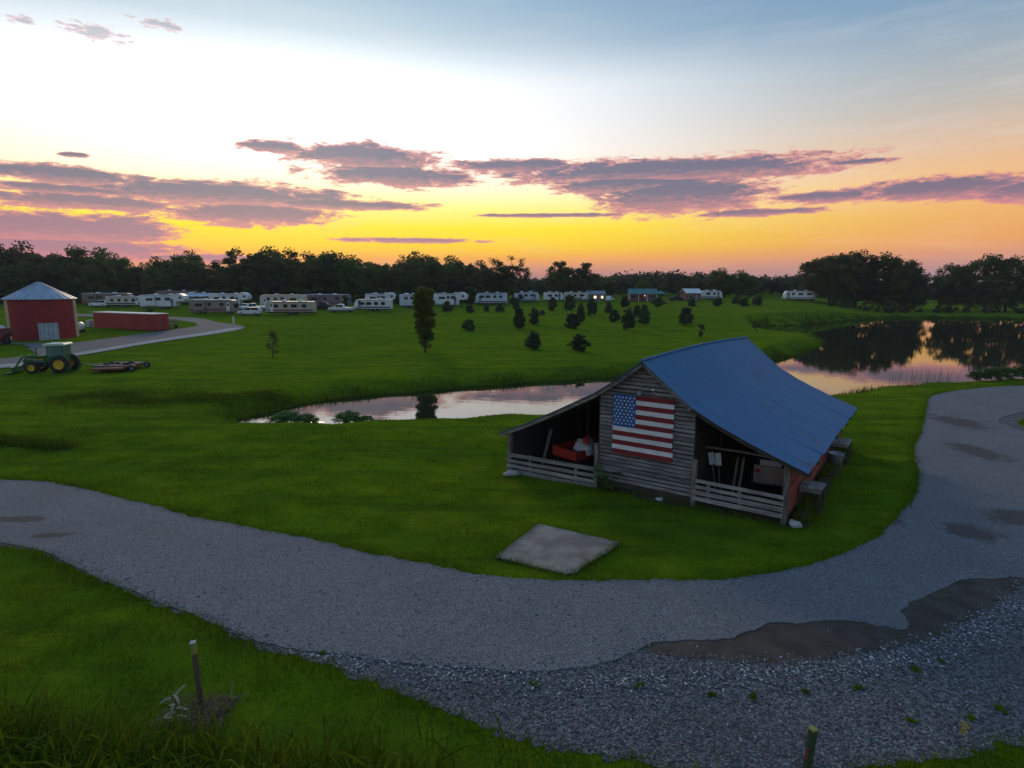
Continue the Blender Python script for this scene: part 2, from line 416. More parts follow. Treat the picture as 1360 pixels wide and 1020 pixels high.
def gravel_mat(name, scale, tone, contrast, holes=(), dusty=.3):
    m, W, p = newmat(name)
    g = W.new('ShaderNodeNewGeometry'); pos = W.vm('MULTIPLY', g.outputs['Position'], (1, 1, .3))
    vo = W.new('ShaderNodeTexVoronoi', feature='F1'); W.put(vo.inputs['Vector'], pos); vo.inputs['Scale'].default_value = scale
    sp = W.new('ShaderNodeSeparateColor'); W.l.new(vo.outputs['Color'], sp.inputs[0])
    f = W.m('MULTIPLY', W.m('SUBTRACT', sp.outputs[0], .5), contrast)
    dk, lt = tuple(t*.42 for t in tone), tuple(min(1, t*1.75) for t in tone)
    col = W.mix(W.m('ADD', f, .45, clamp=True), dk, lt)
    big = W.noise(pos, .35, 6, .65, .5)
    col = W.mix(W.m('MULTIPLY', W.mr(big, .42, .7), .45), col, tuple(t*.72 for t in tone))
    md = W.noise(pos, 2.6, 6, .7)
    col = W.mix(W.m('MULTIPLY', W.mr(md, .52, .75), dusty), col, (tone[0]*.62, tone[1]*.56, tone[2]*.5))
    if holes:
        n = W.m('MULTIPLY', W.m('SUBTRACT', W.noise(pos, 1.6, 6, .7), .5), 2.)
        for hx, hy, hw, hh in holes:
            d = W.vm('LENGTH', W.vm('MULTIPLY', W.vm('SUBTRACT', pos, (hx, hy, 0)), (1/hw, 1/hh, 0)))
            k = W.mr(W.m('ADD', W.m('SUBTRACT', 1., d), n), -.1, .5)
            col = W.mix(W.m('MULTIPLY', k, .8), col, (.075, .058, .05))
    W.put(p.inputs['Base Color'], col); p.inputs['Roughness'].default_value = .92; p.inputs['Specular IOR Level'].default_value = .2
    b = W.new('ShaderNodeBump'); b.inputs['Strength'].default_value = .8; b.inputs['Distance'].default_value = .6/scale
    W.put(b.inputs['Height'], W.m('SUBTRACT', 1., vo.outputs['Distance'])); W.put(p.inputs['Normal'], b.outputs[0])
    return m
M['gravel'] = gravel_mat('loose_gravel', 24., (.112,.108,.112), 1.35)
M['paved'] = gravel_mat('worn_chip_seal', 42., (.168,.165,.172), .85,
    holes=((15.0,18.4,.9,.9),(17.6,19.6,1.3,1.0),(-16.9,19.5,1.2,.35),(-14.8,18.2,.7,.3),(13.0,19.4,.4,.6),(26.2,34.3,1.2,2.2),(22.5,28.,1.0,2.0)), dusty=.35)
M['lane'] = gravel_mat('lane_gravel', 20., (.17,.155,.155), .6)
M['shoulder'] = gravel_mat('pale_shoulder_stone', 20., (.36,.36,.355), .5)
M['stone'] = None
def stone_mat(name='gravel_stone', k=1.):
    m, W, p = newmat(name)
    g = W.new('ShaderNodeNewGeometry'); c = W.ramp(g.outputs['Random Per Island'],
        [(a, tuple(v*k for v in c)) for a, c in ((0,(.045,.043,.046)),(.45,(.115,.112,.116)),(.8,(.20,.197,.20)),(1,(.36,.35,.35)))])
    W.put(p.inputs['Base Color'], c); p.inputs['Roughness'].default_value = .9; return m
M['stone'] = stone_mat(); M['freshstone'] = stone_mat('fresh_stone', 1.75)

def water_mat():
    m, W, p = newmat('pond_water')
    p.inputs['Base Color'].default_value = (.018, .022, .012, 1); p.inputs['Roughness'].default_value = .02; p.inputs['IOR'].default_value = 1.45
    p.inputs['Specular IOR Level'].default_value = .8
    g = W.new('ShaderNodeNewGeometry')
    b = W.new('ShaderNodeBump'); b.inputs['Strength'].default_value = .05; b.inputs['Distance'].default_value = .05
    n = W.noise(W.vm('MULTIPLY', g.outputs['Position'], (.5, 1.2, 1)), 1.2, 3, .5)
    W.put(b.inputs['Height'], n); W.put(p.inputs['Normal'], b.outputs[0])
    return m
M['water'] = water_mat()

# ------------------------------------------------------------------ land
def ss(a, b, x):
    t = np.clip((x-a)/(b-a), 0, 1); return t*t*(3-2*t)
def ramp(y):
    xs = [50,80,140,200,320,700,1500]; zs = [0,.45,2.,3.3,4.,6.,8.]
    return sum(np.interp(y+o, xs, zs) for o in (-8,-4,0,4,8))/5
POND = [(-17.1,36.6),(-12.2,36.4),(-5.8,37.5),(-2.0,38.4),(2.0,39.1),(4.1,40.1),(14.,43.2),(25.0,45.9),(28.7,48.7),(33.7,50.6),(38.4,51.9),(41.7,52.7),
        (46.9,54.1),(60.0,57.4),(120,66),(190,80),(230,120),(178.4,154.4),(131.9,154.4),(105.4,161.5),(85.4,151.1),(66.9,134.3),(58.5,131.),(52.,128.),
        (49.5,117.5),(54.3,107.2),(49.9,95.5),(44.6,86.0),(37.0,76.5),(31.2,70.2),(21.,62.5),(10.2,57.3),(1.4,53.7),(-3.9,51.3),(-8.7,48.7),(-12.7,47.0),
        (-15.0,44.8),(-16.8,42.0),(-18.1,38.8)]
def inside(poly, x, y):
    x = np.asarray(x, float); y = np.asarray(y, float); r = np.zeros(x.shape, bool); n = len(poly)
    for i in range(n):
        x0, y0 = poly[i]; x1, y1 = poly[(i+1) % n]
        if y0 == y1: continue
        r ^= ((y0 > y) != (y1 > y)) & (x < (x1-x0)*(y-y0)/(y1-y0)+x0)
    return r
def pdist(poly, x, y, closed=True):
    x = np.asarray(x, float); y = np.asarray(y, float); d = np.full(x.shape, 1e9); n = len(poly)
    for i in range(n if closed else n-1):
        x0, y0 = poly[i]; x1, y1 = poly[(i+1) % n]; dx, dy = x1-x0, y1-y0
        t = np.clip(((x-x0)*dx+(y-y0)*dy)/(dx*dx+dy*dy), 0, 1)
        d = np.minimum(d, np.hypot(x-x0-t*dx, y-y0-t*dy))
    return d
WATER_Z = -.8
def T(x, y):
    x = np.asarray(x, float); y = np.asarray(y, float)
    base = ramp(y)*(1-ss(.46, .64, x/np.maximum(y, 1)))
    base = base - .33*np.exp(-((x+.3)**2+(y-26)**2)/18.)
    base = base - np.clip(base+.55, 0, 2.2)*np.exp(-(((x-51)/13.)**2+((y-105)/19.)**2)**2)
    far = ss(60, 140, y)
    base = base + far*(.18*np.sin(x*.045+1)*np.sin(y*.06)) 
    s = pdist(POND, x, y); s = np.where(inside(POND, x, y), -s, s)
    wob = .35*np.sin(x*.9+.4*y)+.25*np.sin(1.7*x-.8*y)
    k = ss(-.2, 2.6, s+wob*.6)
    z = (WATER_Z-.05)*(1-k)+base*k
    return np.where(s < -.2, WATER_Z-.05-ss(0, 3, -s-.2)*1.2, z)
def Tz(x, y): return float(T(np.array([x]), np.array([y]))[0])

def axis(fine0, fine1, step, lo, hi, grow):
    a = list(np.arange(fine0, fine1+1e-6, step)); s = step
    while a[-1] < hi: s *= grow; a.append(a[-1]+s)
    s = step
    while a[0] > lo: s *= grow; a.insert(0, a[0]-s)
    return np.array(a)
def ground():
    xs = axis(-40, 70, .55, -2500, 2500, 1.045); ys = axis(2, 80, .55, -120, 3500, 1.03)
    X, Y = np.meshgrid(xs, ys); Z = T(X, Y)
    nx, ny = len(xs), len(ys)
    me = bpy.data.meshes.new('ground')
    V = np.stack([X, Y, Z], -1).reshape(-1, 3).astype(np.float32)
    i = (np.arange(ny-1)[:, None]*nx+np.arange(nx-1)[None, :]).reshape(-1)
    F = np.stack([i, i+1, i+nx+1, i+nx], -1).astype(np.int32)
    me.vertices.add(len(V)); me.vertices.foreach_set('co', V.reshape(-1))
    me.loops.add(F.size); me.loops.foreach_set('vertex_index', F.reshape(-1))
    me.polygons.add(len(F)); me.polygons.foreach_set('loop_start', np.arange(0, F.size, 4, dtype=np.int32))
    me.polygons.foreach_set('loop_total', np.full(len(F), 4, np.int32)); me.update(calc_edges=True)
    me.polygons.foreach_set('use_smooth', np.ones(len(F), bool))
    o = link('ground', me, M['ground']); tag(o, 'mown green lawn and meadow rising gently to the campground', kind='structure')
ground()
w = MB(); w.add([(-22,34,WATER_Z),(235,34,WATER_Z),(235,166,WATER_Z),(-22,166,WATER_Z)], [(0,1,2,3)])
tag(obj('pond', w, M['water']), 'still farm pond mirroring the sunset sky', kind='structure')

def smooth_line(pts, n=6):
    """Catmull-Rom through the points"""
    P = [Vector((*p, 0)) for p in pts]; out = []
    for i in range(len(P)-1):
        a, b, c, d = P[max(i-1,0)], P[i], P[i+1], P[min(i+2,len(P)-1)]
        for k in range(n):
            t = k/n
            q = .5*((2*b)+(c-a)*t+(2*a-5*b+4*c-d)*t*t+(3*b-a-3*c+d)*t**3)
            out.append((q.x, q.y))
    out.append((P[-1].x, P[-1].y)); return out
def rag(pts, amp, seed):
    r = random.Random(seed); return [(x+r.uniform(-amp, amp), y+r.uniform(-amp, amp)) for x, y in pts]
def sheet(name, poly, z, mat, label, thick=.0, drape=False):
    import bmesh
    bm = bmesh.new(); vs = [bm.verts.new((x, y, 0)) for x, y in poly]
    f = bm.faces.new(vs); bmesh.ops.triangulate(bm, faces=[f])
    if drape:
        for _ in range(3):
            es = [e for e in bm.edges if e.calc_length() > 2.5]
            if es: bmesh.ops.subdivide_edges(bm, edges=es, cuts=1); bmesh.ops.triangulate(bm, faces=bm.faces[:])
    if thick:
        r = bmesh.ops.extrude_face_region(bm, geom=bm.faces[:])
        bmesh.ops.translate(bm, verts=[g for g in r['geom'] if isinstance(g, bmesh.types.BMVert)], vec=(0,0,-thick))
    bmesh.ops.recalc_face_normals(bm, faces=bm.faces[:])
    if drape:
        zz = T(np.array([v.co.x for v in bm.verts]), np.array([v.co.y for v in bm.verts]))
        for v, q in zip(bm.verts, zz): v.co.z = q+z
    else:
        for v in bm.verts: v.co.z += z
    me = bpy.data.meshes.new(name); bm.to_mesh(me); bm.free()
    up = sum(p.normal.z*p.area for p in me.polygons)
    if up < 0 and not thick: me.flip_normals()
    return tag(link(name, me, mat), label, kind='structure')

INNER = smooth_line([(-70,31),(-40,27.2),(-21.3,23.8),(-19.1,23.5),(-16.1,22.2),(-13.3,20.9),(-10.7,19.6),(-8.2,18.6),(-5.6,17.5),(-3.6,16.6),(-1.7,15.9),(-.6,15.5),(.4,15.3),(2.1,15.2),(3.7,15.2),
         (5.6,15.3),(7.2,15.6),(9.1,16.4),(11.2,17.7),(13.3,19.6),(15.4,21.8),(17.4,24.5),(19.5,28.),(23.,32.6),(27.6,38.9),(30.9,43.),(35.6,45.6),(41.2,47.3),(60,51),(85,54)])
OUTER = smooth_line([(-70,25),(-40,22),(-28,20.3),(-15.9,17.5),(-13.9,16.7),(-11.4,15.3),(-9.3,14.2),(-7.2,13.1),(-5.5,12.1),(-4.2,11.6),(-3.6,11.3),(-2.4,10.8),(-1.1,10.1),(0,9.5),(1.,9.2),(1.9,9.),(2.8,8.7),
         (4.5,8.45),(6.3,8.85),(7.9,9.1),(9.1,9.4),(12,9.2),(20,7),(35,2)])
RIGHT = smooth_line([(35,2),(46,8),(42,15),(34,21),(30.,26.5),(29.,31),(30.,34.5),(36.,37.8),(44,40.5),(60,43.5),(85,46)])
def wander(pts, amp, seed):
    out = []
    for i, (x, y) in enumerate(pts):
        a = amp*(math.sin(x*1.9+seed)+.7*math.sin(y*3.1+x*.8+2*seed)+.6*math.sin(5.3*x-2.2*y+seed))/2.
        out.append((x+a*.3, y+a))
    return out
ROAD = rag(wander(smooth_line(INNER[::3], 6), .07, 1), .05, 1) + rag(list(reversed(RIGHT)), .08, 2) + rag(list(reversed(wander(smooth_line(OUTER[::3], 6), .10, 3))), .09, 3)
# the ground is flat under the drive
sheet('gravel_drive', ROAD, .012, M['gravel'], 'loose grey gravel drive curving round the lawn')
EDGE = [(3.23,12.34),(4.29,12.45),(4.9,12.48),(5.64,12.84),(6.31,13.16),(6.83,13.12),(7.53,13.25),(8.33,13.22),(8.73,13.0),(9.3,12.9),(9.5,13.35),(9.68,13.69),(10.31,14.15),(11.36,14.69),(12.55,15.34),(13.24,15.3),(13.93,15.43)]
PLOW = smooth_line([(-70,25.1),(-40,22.1),(-28,20.4),(-15.95,17.6),(-11.45,15.4),(-7.3,13.2),(-5.5,12.3),(-4.1,11.95),(-1.9,11.6),(.3,11.3),(1.9,11.6),(2.8,12.1)])+smooth_line(EDGE, 4)+smooth_line([(15.2,15.3),(17,16.2),(22,18),(27,20.5),(29.4,24.5),(28.5,28.5),(28.2,32.),(29.4,35.2),(35.6,38.4),(44,41.1),(60,44.1),(85,46.5)])
sheet('paved_drive', rag(wander(smooth_line(INNER[::3], 6), .07, 1), .05, 5) + rag(list(reversed(PLOW)), .045, 6),   .034, M['paved'], 'worn grey chip seal drive with a broken edge', thick=.03)
DL = [(2.9,12.1),(3.3,11.9),(4.6,11.7),(5.7,11.6),(6.8,11.75),(7.9,12.0),(9.0,12.3),(9.9,12.6),(11.4,13.5),(12.8,14.3),(13.9,15.0),(14.6,15.4)]
sheet('washed_out_dirt', rag(smooth_line(DL, 5), .03, 8)+list(reversed([(x-.02, y+.25) for x, y in smooth_line(EDGE, 3)])), .018, M['dirt'], 'brown washed out dirt strip along the broken pavement edge')
PAD = [(.9,19.1),(3.4,17.6),(1.75,15.62),(1.5,15.55),(-.5,16.6)]
pd = []
for i in range(len(PAD)):
    a, b = PAD[i], PAD[(i+1) % len(PAD)]
    for k in range(8): pd.append((a[0]+(b[0]-a[0])*k/8+random.uniform(-.025,.025), a[1]+(b[1]-a[1])*k/8+random.uniform(-.025,.025)))
sheet('concrete_pad', pd, .06, M['concrete'], 'square bare concrete pad in the lawn beside the drive', thick=.08)
LANE = smooth_line([(-95,48),(-75,56),(-60,61),(-53.9,64.4),(-57.5,73.),(-60.5,80.),(-66.6,80.3),(-67.2,77.5),(-63.5,76.5)],1)
LANE = [(-110,42),(-75,54.5),(-53.9,63.4),(-58.,71.5),(-62.0,75.5),(-66.,77.3),(-67.,77.6),(-66.3,78.2),(-60.5,77.5),(-57,78.6),(-56.,84),(-55.,90.),(-54.2,94.5),(-53.5,100.9),(-56.5,107.),(-61.8,112.4),(-69,116.),(-95,126.),(-95,130.),(-70,123.),(-62.4,119.7),(-53.7,109.5),(-47.2,103.6),(-43.5,97.),(-43.8,90.2),(-46.6,77.8),(-47.6,65.4),(-49.5,55.2),(-75,47),(-110,36)]
sheet('farm_lane', rag(smooth_line(LANE, 4), .15, 9), .06, M['lane'], 'pale gravel farm lane passing the round bin and red trailer', drape=True)
sheet('lane_shoulder', rag(smooth_line([(-110,36.3),(-75,47.3),(-49.7,55.6),(-47.8,65.4),(-46.8,77.8),(-44.2,90.2),(-43.9,97.),(-46.,97.6),(-46.8,90.6),(-48.8,78.6),(-49.6,66.8),(-51.4,57.6),(-75,49.4),(-110,38.5)], 4), .12, 21), .085, M['shoulder'], 'pale stone shoulder along the lawn side of the farm lane', drape=True)
sheet('soil_by_wall', rag([tuple((Matrix.Rotation(R(-35.8),3,'Z') @ Vector((a,b,0))+Vector((3.52,23.27,0)))[:2]) for a,b in ((-.1,-.05),(-.1,-.2),(.3,-.42),(.8,-.35),(1.2,-.5),(1.7,-.32),(2.,-.45),(2.4,-.6),(2.8,-.5),(3.2,-.62),(3.6,-.4),(4.3,-.35),(4.8,-.22),(5.4,-.3),(6.4,-.2),(7.0,-.35),(7.5,-.2),(7.75,.5),(7.6,1.2),(7.9,2.),(7.65,3.1),(7.8,4.2),(7.6,5.5),(7.8,7.),(7.6,8.2),(7.9,9.5),(7.5,11.),(7.1,11.),(7.1,.0))], .08, 14), .012, M['dirt'], 'bare trampled soil along the barn walls')
sheet('soil_by_stake', rag(smooth_line([(-6.4,10.15),(-6.1,10.5),(-5.6,10.55),(-5.35,10.2),(-5.7,9.75),(-6.2,9.7),(-6.4,10.15)], 5)[:-1], .06, 10), .012, M['dirt'], 'small bare soil patch around the wooden stake')

# ------------------------------------------------------------------ the barn
BR = empty('barn', (3.52, 23.27, 0), R(-35.8))
tag(BR, 'old grey plank barn with blue metal roof and open lean-to bays', 'barn')
RP = [(-4.8,1.45),(-3.4,2.06),(-1.8,2.86),(-.1,3.75),(.9,4.42),(1.85,5.16),(2.7,4.48),(3.75,3.66),(4.7,3.16),(5.6,2.76),(6.6,2.36),(7.7,1.95)]
def roof_z(s): return float(np.interp(s, [p[0] for p in RP], [p[1] for p in RP]))
BL = 12.0
def rpt(s, z, y):
    k = max(0., 1-abs(s-1.85)/5.5); u = max(0., y)/BL
    return (s+.4*u*k, y, z+k*(.13*math.sin(math.pi*min(u,1))-.02*u))
yy = np.linspace(-.38, 12.35, 15)
rj = random.Random(4)
def roof_sheet(side, i):
    pr = RP[5:] if side > 0 else RP[:6]
    m = MB(); y0, y1 = yy[i]-.03, yy[i+1]+.03; th = .02; lift = .003*(i % 2)+.004
    e = rj.uniform(-.03, .03)
    vs = []
    n = len(pr); ws = 7
    for k, (s, z) in enumerate(pr):
        if side > 0 and k == n-1: s += e
        if side < 0 and k == 0: s += e
        for j in range(ws):
            y = y0+(y1-y0)*j/(ws-1); rib = .009 if j in (0, ws-1) else (.003 if j in (2, 4) else 0)
            x, yv, zz = rpt(s, z, y); vs.append((x, yv, zz+.05+lift+rib))
    top = list(vs); vs += [(x, y, z-th) for x, y, z in top]; N = n*ws; fs = []
    for a in range(n-1):
        for j in range(ws-1):
            q = (a*ws+j, a*ws+j+1, (a+1)*ws+j+1, (a+1)*ws+j); fs.append(q[::-1]); fs.append(tuple(v+N for v in q))
    for a in range(n-1):
        fs.append((a*ws, (a+1)*ws, (a+1)*ws+N, a*ws+N)); fs.append((a*ws+ws-1, a*ws+ws-1+N, (a+1)*ws+ws-1+N, (a+1)*ws+ws-1))
    for j in range(ws-1):
        fs.append((j, j+N, j+1+N, j+1)); b = (n-1)*ws; fs.append((b+j, b+j+1, b+j+1+N, b+j+N))
    m.add(vs, fs)
    return obj('roof_sheet', m, M['roof'], BR)
for i in range(14):
    roof_sheet(1, i); roof_sheet(-1, i)
m = MB(); m.tube([rpt(1.85, 5.16+.085, y) for y in np.linspace(-.4, 12.37, 9)], .05, 6); obj('ridge_cap', m, M['roof'], BR)
# verge boards under the front roof edge
for seg in (RP[:4], RP[3:6], RP[5:8], RP[7:]):
    m = MB()
    for (a, za), (b, zb) in zip(seg[:-1], seg[1:]):
        m.bar((a, -.3, za-.05), (b, -.3, zb-.05), .04, .15)
    obj('verge_board', m, M['darkwood'] if seg[0][0] > 3 else M['wood'], BR)
for k in range(9):                                   # rafters over the open bays
    y = .1+k*1.45
    for seg in (RP[:4], RP[7:]):
        m = MB()
        for (a, za), (b, zb) in zip(seg[:-1], seg[1:]): m.bar(rpt(a, za-.09, y), rpt(b, zb-.09, y), .05, .12)
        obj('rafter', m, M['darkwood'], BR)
# gable planks one by one
rb = random.Random(12); z = .30; row = 0
def sroof(z, side):
    pts = RP[2:6] if side < 0 else RP[5:9]
    xs = [p[0] for p in pts]; zs = [p[1]-.06 for p in pts]
    return float(np.interp(z, zs if side < 0 else zs[::-1], xs if side < 0 else xs[::-1]))
while z < 5.0:
    h = .158+rb.uniform(-.012, .012); g = .03+rb.uniform(0, .014); z1 = min(z+h-g, 5.08)
    def ext(zz):
        a = 0.02 if zz < 3.68 else max(.02, sroof(zz, -1)); b = 3.83 if zz < 3.58 else min(3.83, sroof(zz, 1)); return a, b
    a0, b0 = ext(z); a1, b1 = ext(z1); j = rb.uniform(-.03, .03) if z < 3.4 else 0
    t = rb.uniform(-.008, .008); m = MB(); y0 = -.035+rb.uniform(-.01, .01)
    cuts = [0, 1] if rb.random() < .6 else [0, rb.uniform(.35, .65), 1]
    for c0, c1 in zip(cuts[:-1], cuts[1:]):
        m = MB(); e = .004
        q0, q1 = a0+(b0-a0)*c0+e, a0+(b0-a0)*c1-e; p0, p1 = a1+(b1-a1)*c0+e, a1+(b1-a1)*c1-e
        if q1-q0 < .15: continue
        # lapped: lower edge proud, upper edge tucked back
        vs = [(q0, y0-.022, z-t),(q1, y0-.022, z+t),(p1, y0, z1+t),(p0, y0, z1-t),(q0, y0+.018, z-t),(q1, y0+.018, z+t),(p1, y0+.02, z1+t),(p0, y0+.02, z1-t)]
        m.add(vs, [(0,1,2,3),(7,6,5,4),(4,5,1,0),(5,6,2,1),(6,7,3,2),(7,4,0,3)])
        obj('plank', m, M['wood'], BR)
    z += h; row += 1
# corner posts and bay posts
for x, y, zt, s, mt in ((-4.42,-.02,1.62,.17,'post'),(-.06,-.1,1.72,.17,'post'),(3.93,-.1,1.75,.17,'post'),(7.0,-.02,2.12,.19,'post'),(.03,.04,3.72,.13,'darkwood'),(3.8,.04,3.6,.13,'darkwood')):
    m = MB(); zb = -.5 if x < -1 else -.25; m.box(x-s/2, x+s/2, y-s/2, y+s/2, zb, zt); obj('post', m, M[mt], BR, bevel=.012)
for x in (-4.42, -2.2, 0., 3.85, 7.0):
    for y in (3.1, 6.2, 9.3, 11.9):
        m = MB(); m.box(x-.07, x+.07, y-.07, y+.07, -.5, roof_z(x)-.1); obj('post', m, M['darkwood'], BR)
def rails(x0, x1, zs, y, drop=0.):
    for zc, hh in zs:
        m = MB(); a, b = rb.uniform(-.02, .02), rb.uniform(-.02, .02)
        m.bar((x0, y+rb.uniform(-.01,.01), zc+a-drop), (x1, y+rb.uniform(-.01,.01), zc+b), .035, hh); obj('rail', m, M['wood2'], BR, bevel=.005)
rails(-4.5, -.12, ((-.10,.19),(.13,.15),(.37,.14),(.64,.17)), -.16, .10)
rails(3.9, 6.98, ((.31,.16),(.53,.16),(.75,.12),(.97,.13)), -.17)
for x, z0, z1 in ((-3.3,-.2,.66),(-1.0,-.1,.7),(4.45,.2,1.0),(5.55,.25,1.02)):
    m = MB(); m.box(x-.05, x+.05, -.13, -.09, z0, z1); obj('upright', m, M['wood2'], BR)
# right side wall of upright red boards, and the other walls
yb = .12
while yb < 11.9:
    w_ = rb.uniform(.2, .27); m = MB(); o = rb.uniform(-.012, .012)
    m.box(7.06+o, 7.085+o, yb, yb+w_-.012, .22+rb.uniform(0, .12), 2.02); obj('side_board', m, M['redwood'], BR); yb += w_
for y0, y1, zz in ((.0, 11.9, 1.25),):
    m = MB(); m.box(7.09, 7.13, y0, y1, zz, zz+.1); obj('girt', m, M['redwood'], BR)
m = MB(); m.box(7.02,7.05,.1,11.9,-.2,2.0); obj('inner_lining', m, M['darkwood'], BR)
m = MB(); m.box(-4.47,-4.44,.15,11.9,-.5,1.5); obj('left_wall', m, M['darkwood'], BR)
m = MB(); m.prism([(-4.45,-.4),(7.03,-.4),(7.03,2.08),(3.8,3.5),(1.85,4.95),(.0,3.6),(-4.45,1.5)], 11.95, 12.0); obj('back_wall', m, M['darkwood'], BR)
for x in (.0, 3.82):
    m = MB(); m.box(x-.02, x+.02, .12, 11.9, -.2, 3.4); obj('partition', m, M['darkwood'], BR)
m = MB(); m.add([(-4.4,.0,-.27),(-.1,.0,.03),(-.1,11.9,.05),(-4.4,11.9,.02)], [(0,1,2,3)]); m.add([(-.1,-.02,.03),(7.0,-.02,.03),(7.0,11.9,.05),(-.1,11.9,.05)], [(0,1,2,3)])
obj('dirt_floor', m, M['dirt'], BR)
m = MB(); m.box(.1,3.75,.0,.06,-.1,.29); obj('sill_beam', m, M['darkwood'], BR)
# dusk lamp over the flag
m = MB(); m.tube([(1.74,-.04,4.05),(1.74,-.2,4.1),(1.74,-.26,4.05)], .018, 6); lp = obj('lamp_bracket', m, M['grey'], BR)
m = MB(); m.lathe([(.03,.06),(.07,.02),(.1,-.07),(.085,-.07),(.05,.0)], 12, Matrix.Translation((1.74,-.26,4.0))); obj('lamp_shade', m, M['grey'], lp)
for x, zz in ((2.22,4.13),(3.35,3.83)):
    m = MB(); m.box(x-.05,x+.05,-.13,-.05,zz-.03,zz+.03); obj('insulator', m, M['white'], BR)
# the painted flag: thirteen stripe boards, blue field and stars
FL = empty('painted_flag', (3.52, 23.27, 0), R(-35.8)); tag(FL, 'painted wooden stars and stripes flag fixed on the barn gable', 'flag')
FX0, FX1, FZ0, FZ1 = .60, 3.06, 1.47, 3.84; sh = (FZ1-FZ0)/13
CX = FX0+(FX1-FX0)*.385
for k in range(13):
    zt = FZ1-k*sh; zb = zt-sh; x0 = CX+.004 if k < 7 else FX0
    x1 = FX1+rb.uniform(-.035, .03); x0 += rb.uniform(-.012, .02) if k >= 7 else 0
    m = MB(); o = rb.uniform(-.003, .003); m.box(x0, x1, -.105+o, -.066, zb+.004, zt-.004); obj('stripe', m, M['flagred'] if k % 2 == 0 else M['flagwhite'], FL)
cm = (FX0+CX)/2
for a, b in ((FX0, cm-.012), (cm+.012, CX)):
    m = MB(); m.box(a, b, -.105, -.066, FZ1-7*sh+.004, FZ1-.004); obj('blue_field', m, M['flagblue'], FL)
def star(m, cx, cz, r, y):
    ang = [math.pi/2+i*math.pi/5 for i in range(10)]
    pts = [(cx+math.cos(a)*(r if i % 2 == 0 else r*.42), cz+math.sin(a)*(r if i % 2 == 0 else r*.42)) for i, a in enumerate(ang)]
    for i in range(10):
        j = (i+1) % 10; m.add([(cx, y-.004, cz), (pts[i][0], y, pts[i][1]), (pts[j][0], y, pts[j][1])], [(0,2,1)])
m = MB(); cw, ch = CX-FX0, 7*sh
for i in range(9):
    n = 6 if i % 2 == 0 else 5
    for j in range(n):
        fx = (2*j+1+(0 if n == 6 else 1))/12
        star(m, FX0+cw*fx, FZ1-ch*(i+1)/10, .052, -.109)
s_ = obj('stars', m, M['flagwhite'], FL); s_['kind'] = 'stuff'

BM = Matrix.Translation((3.52,23.27,0)) @ Matrix.Rotation(R(-35.8), 4, 'Z'); BR.matrix_basis = BM
def barn_empty(name, x, y, z, rz):
    p = BM @ Vector((x, y, z)); return empty(name, p, R(-35.8)+rz)
def wheel(parent, x, y, z, r, w, tm='rubber', rm='grey', name='wheel', axis='y', hub=.5):
    ro = Matrix.Translation((x,y,z)) @ Matrix.Rotation(R(90), 4, 'X') if axis == 'y' else Matrix.Translation((x,y,z)) @ Matrix.Rotation(R(90), 4, 'Y')
    t = MB(); t.lathe([(r*hub,-w/2),(r*.88,-w/2),(r,-w*.32),(r,w*.32),(r*.88,w/2),(r*hub,w/2)], 20, ro)
    o = obj(name, t, M[tm], parent, smooth=True)
    q = MB(); q.lathe([(0,-w*.12),(r*.16,-w*.3),(r*.2,-w*.2),(r*hub*.85,-w*.2),(r*hub,-w*.48),(r*hub,w*.48),(r*hub*.85,w*.2),(r*.2,w*.2),(r*.16,w*.3),(0,w*.12)], 20, ro)
    obj('rim', q, M[rm], o); return o
M['wagonred'] = pm('wagon_red', (.36,.02,.016), (.25,.02,.018), 2., rough=.45, spec=.4)
# things in the left bay
WG = barn_empty('farm_wagon', -1.75, 2.0, .0, R(-16)); tag(WG, 'small red farm wagon parked in the barn bay under white sacks', 'wagon')
m = MB(); m.box(-.7,.7,-1.25,1.25,.56,.62); obj('bed', m, M['darkwood'], WG)
for x0,x1,y0,y1 in ((-.74,.74,-1.29,-1.25),(-.74,.74,1.25,1.29),(-.74,-.7,-1.25,1.25),(.7,.74,-1.25,1.25)):
    m = MB(); m.box(x0,x1,y0,y1,.56,.97); obj('side_panel', m, M['wagonred'], WG)
for x in (-.6,.6):
    for y in (-.85,.85): wheel(WG, x, y, .26, .26, .14, axis='x', rm='redgloss')
m = MB(); m.box(-.05,.05,-1.0,1.0,.34,.46); obj('chassis', m, M['dark'], WG)
m = MB(); m.tube([(0,-1.25,.42),(.15,-1.9,.2)], .025, 6); obj('tongue', m, M['dark'], WG)
def lump(name, loc, rz, size, mat, label, cat, seed, group=None):
    rr = random.Random(seed); me = MB(); n, k = 14, 8; vs = []
    for i in range(k+1):
        th = math.pi*i/k
        for j in range(n):
            ph = 2*math.pi*j/n; r = 1+.16*math.sin(3*ph+seed)+.12*math.sin(5*th+2*ph)+rr.uniform(-.05,.05)
            sx, sy, sz = math.sin(th)*math.cos(ph), math.sin(th)*math.sin(ph), math.cos(th)
            p = .7; f = lambda v: math.copysign(abs(v)**p, v)
            vs.append((f(sx)*size[0]*r, f(sy)*size[1]*r, size[2]+f(sz)*size[2]*(r if sz > 0 else 1)))
    fs = [(i*n+j, (i+1)*n+j, (i+1)*n+(j+1)%n, i*n+(j+1)%n) for i in range(k) for j in range(n)]
    me.add(vs, fs); o = obj(name, me, mat, None, smooth=True); o.location = loc; o.rotation_euler = (0,0,rz)
    return tag(o, label, cat, group)
lump('white_sack', BM @ Vector((-1.5,1.6,.64)), .4, (.42,.5,.24), M['tarp'], 'large crumpled white sack heaped on the red wagon', 'sack', 1)
lump('white_sack', BM @ Vector((-1.9,2.45,.64)), 1.1, (.36,.42,.22), M['tarp'], 'white sack at the back of the red wagon behind the heap', 'sack', 2)
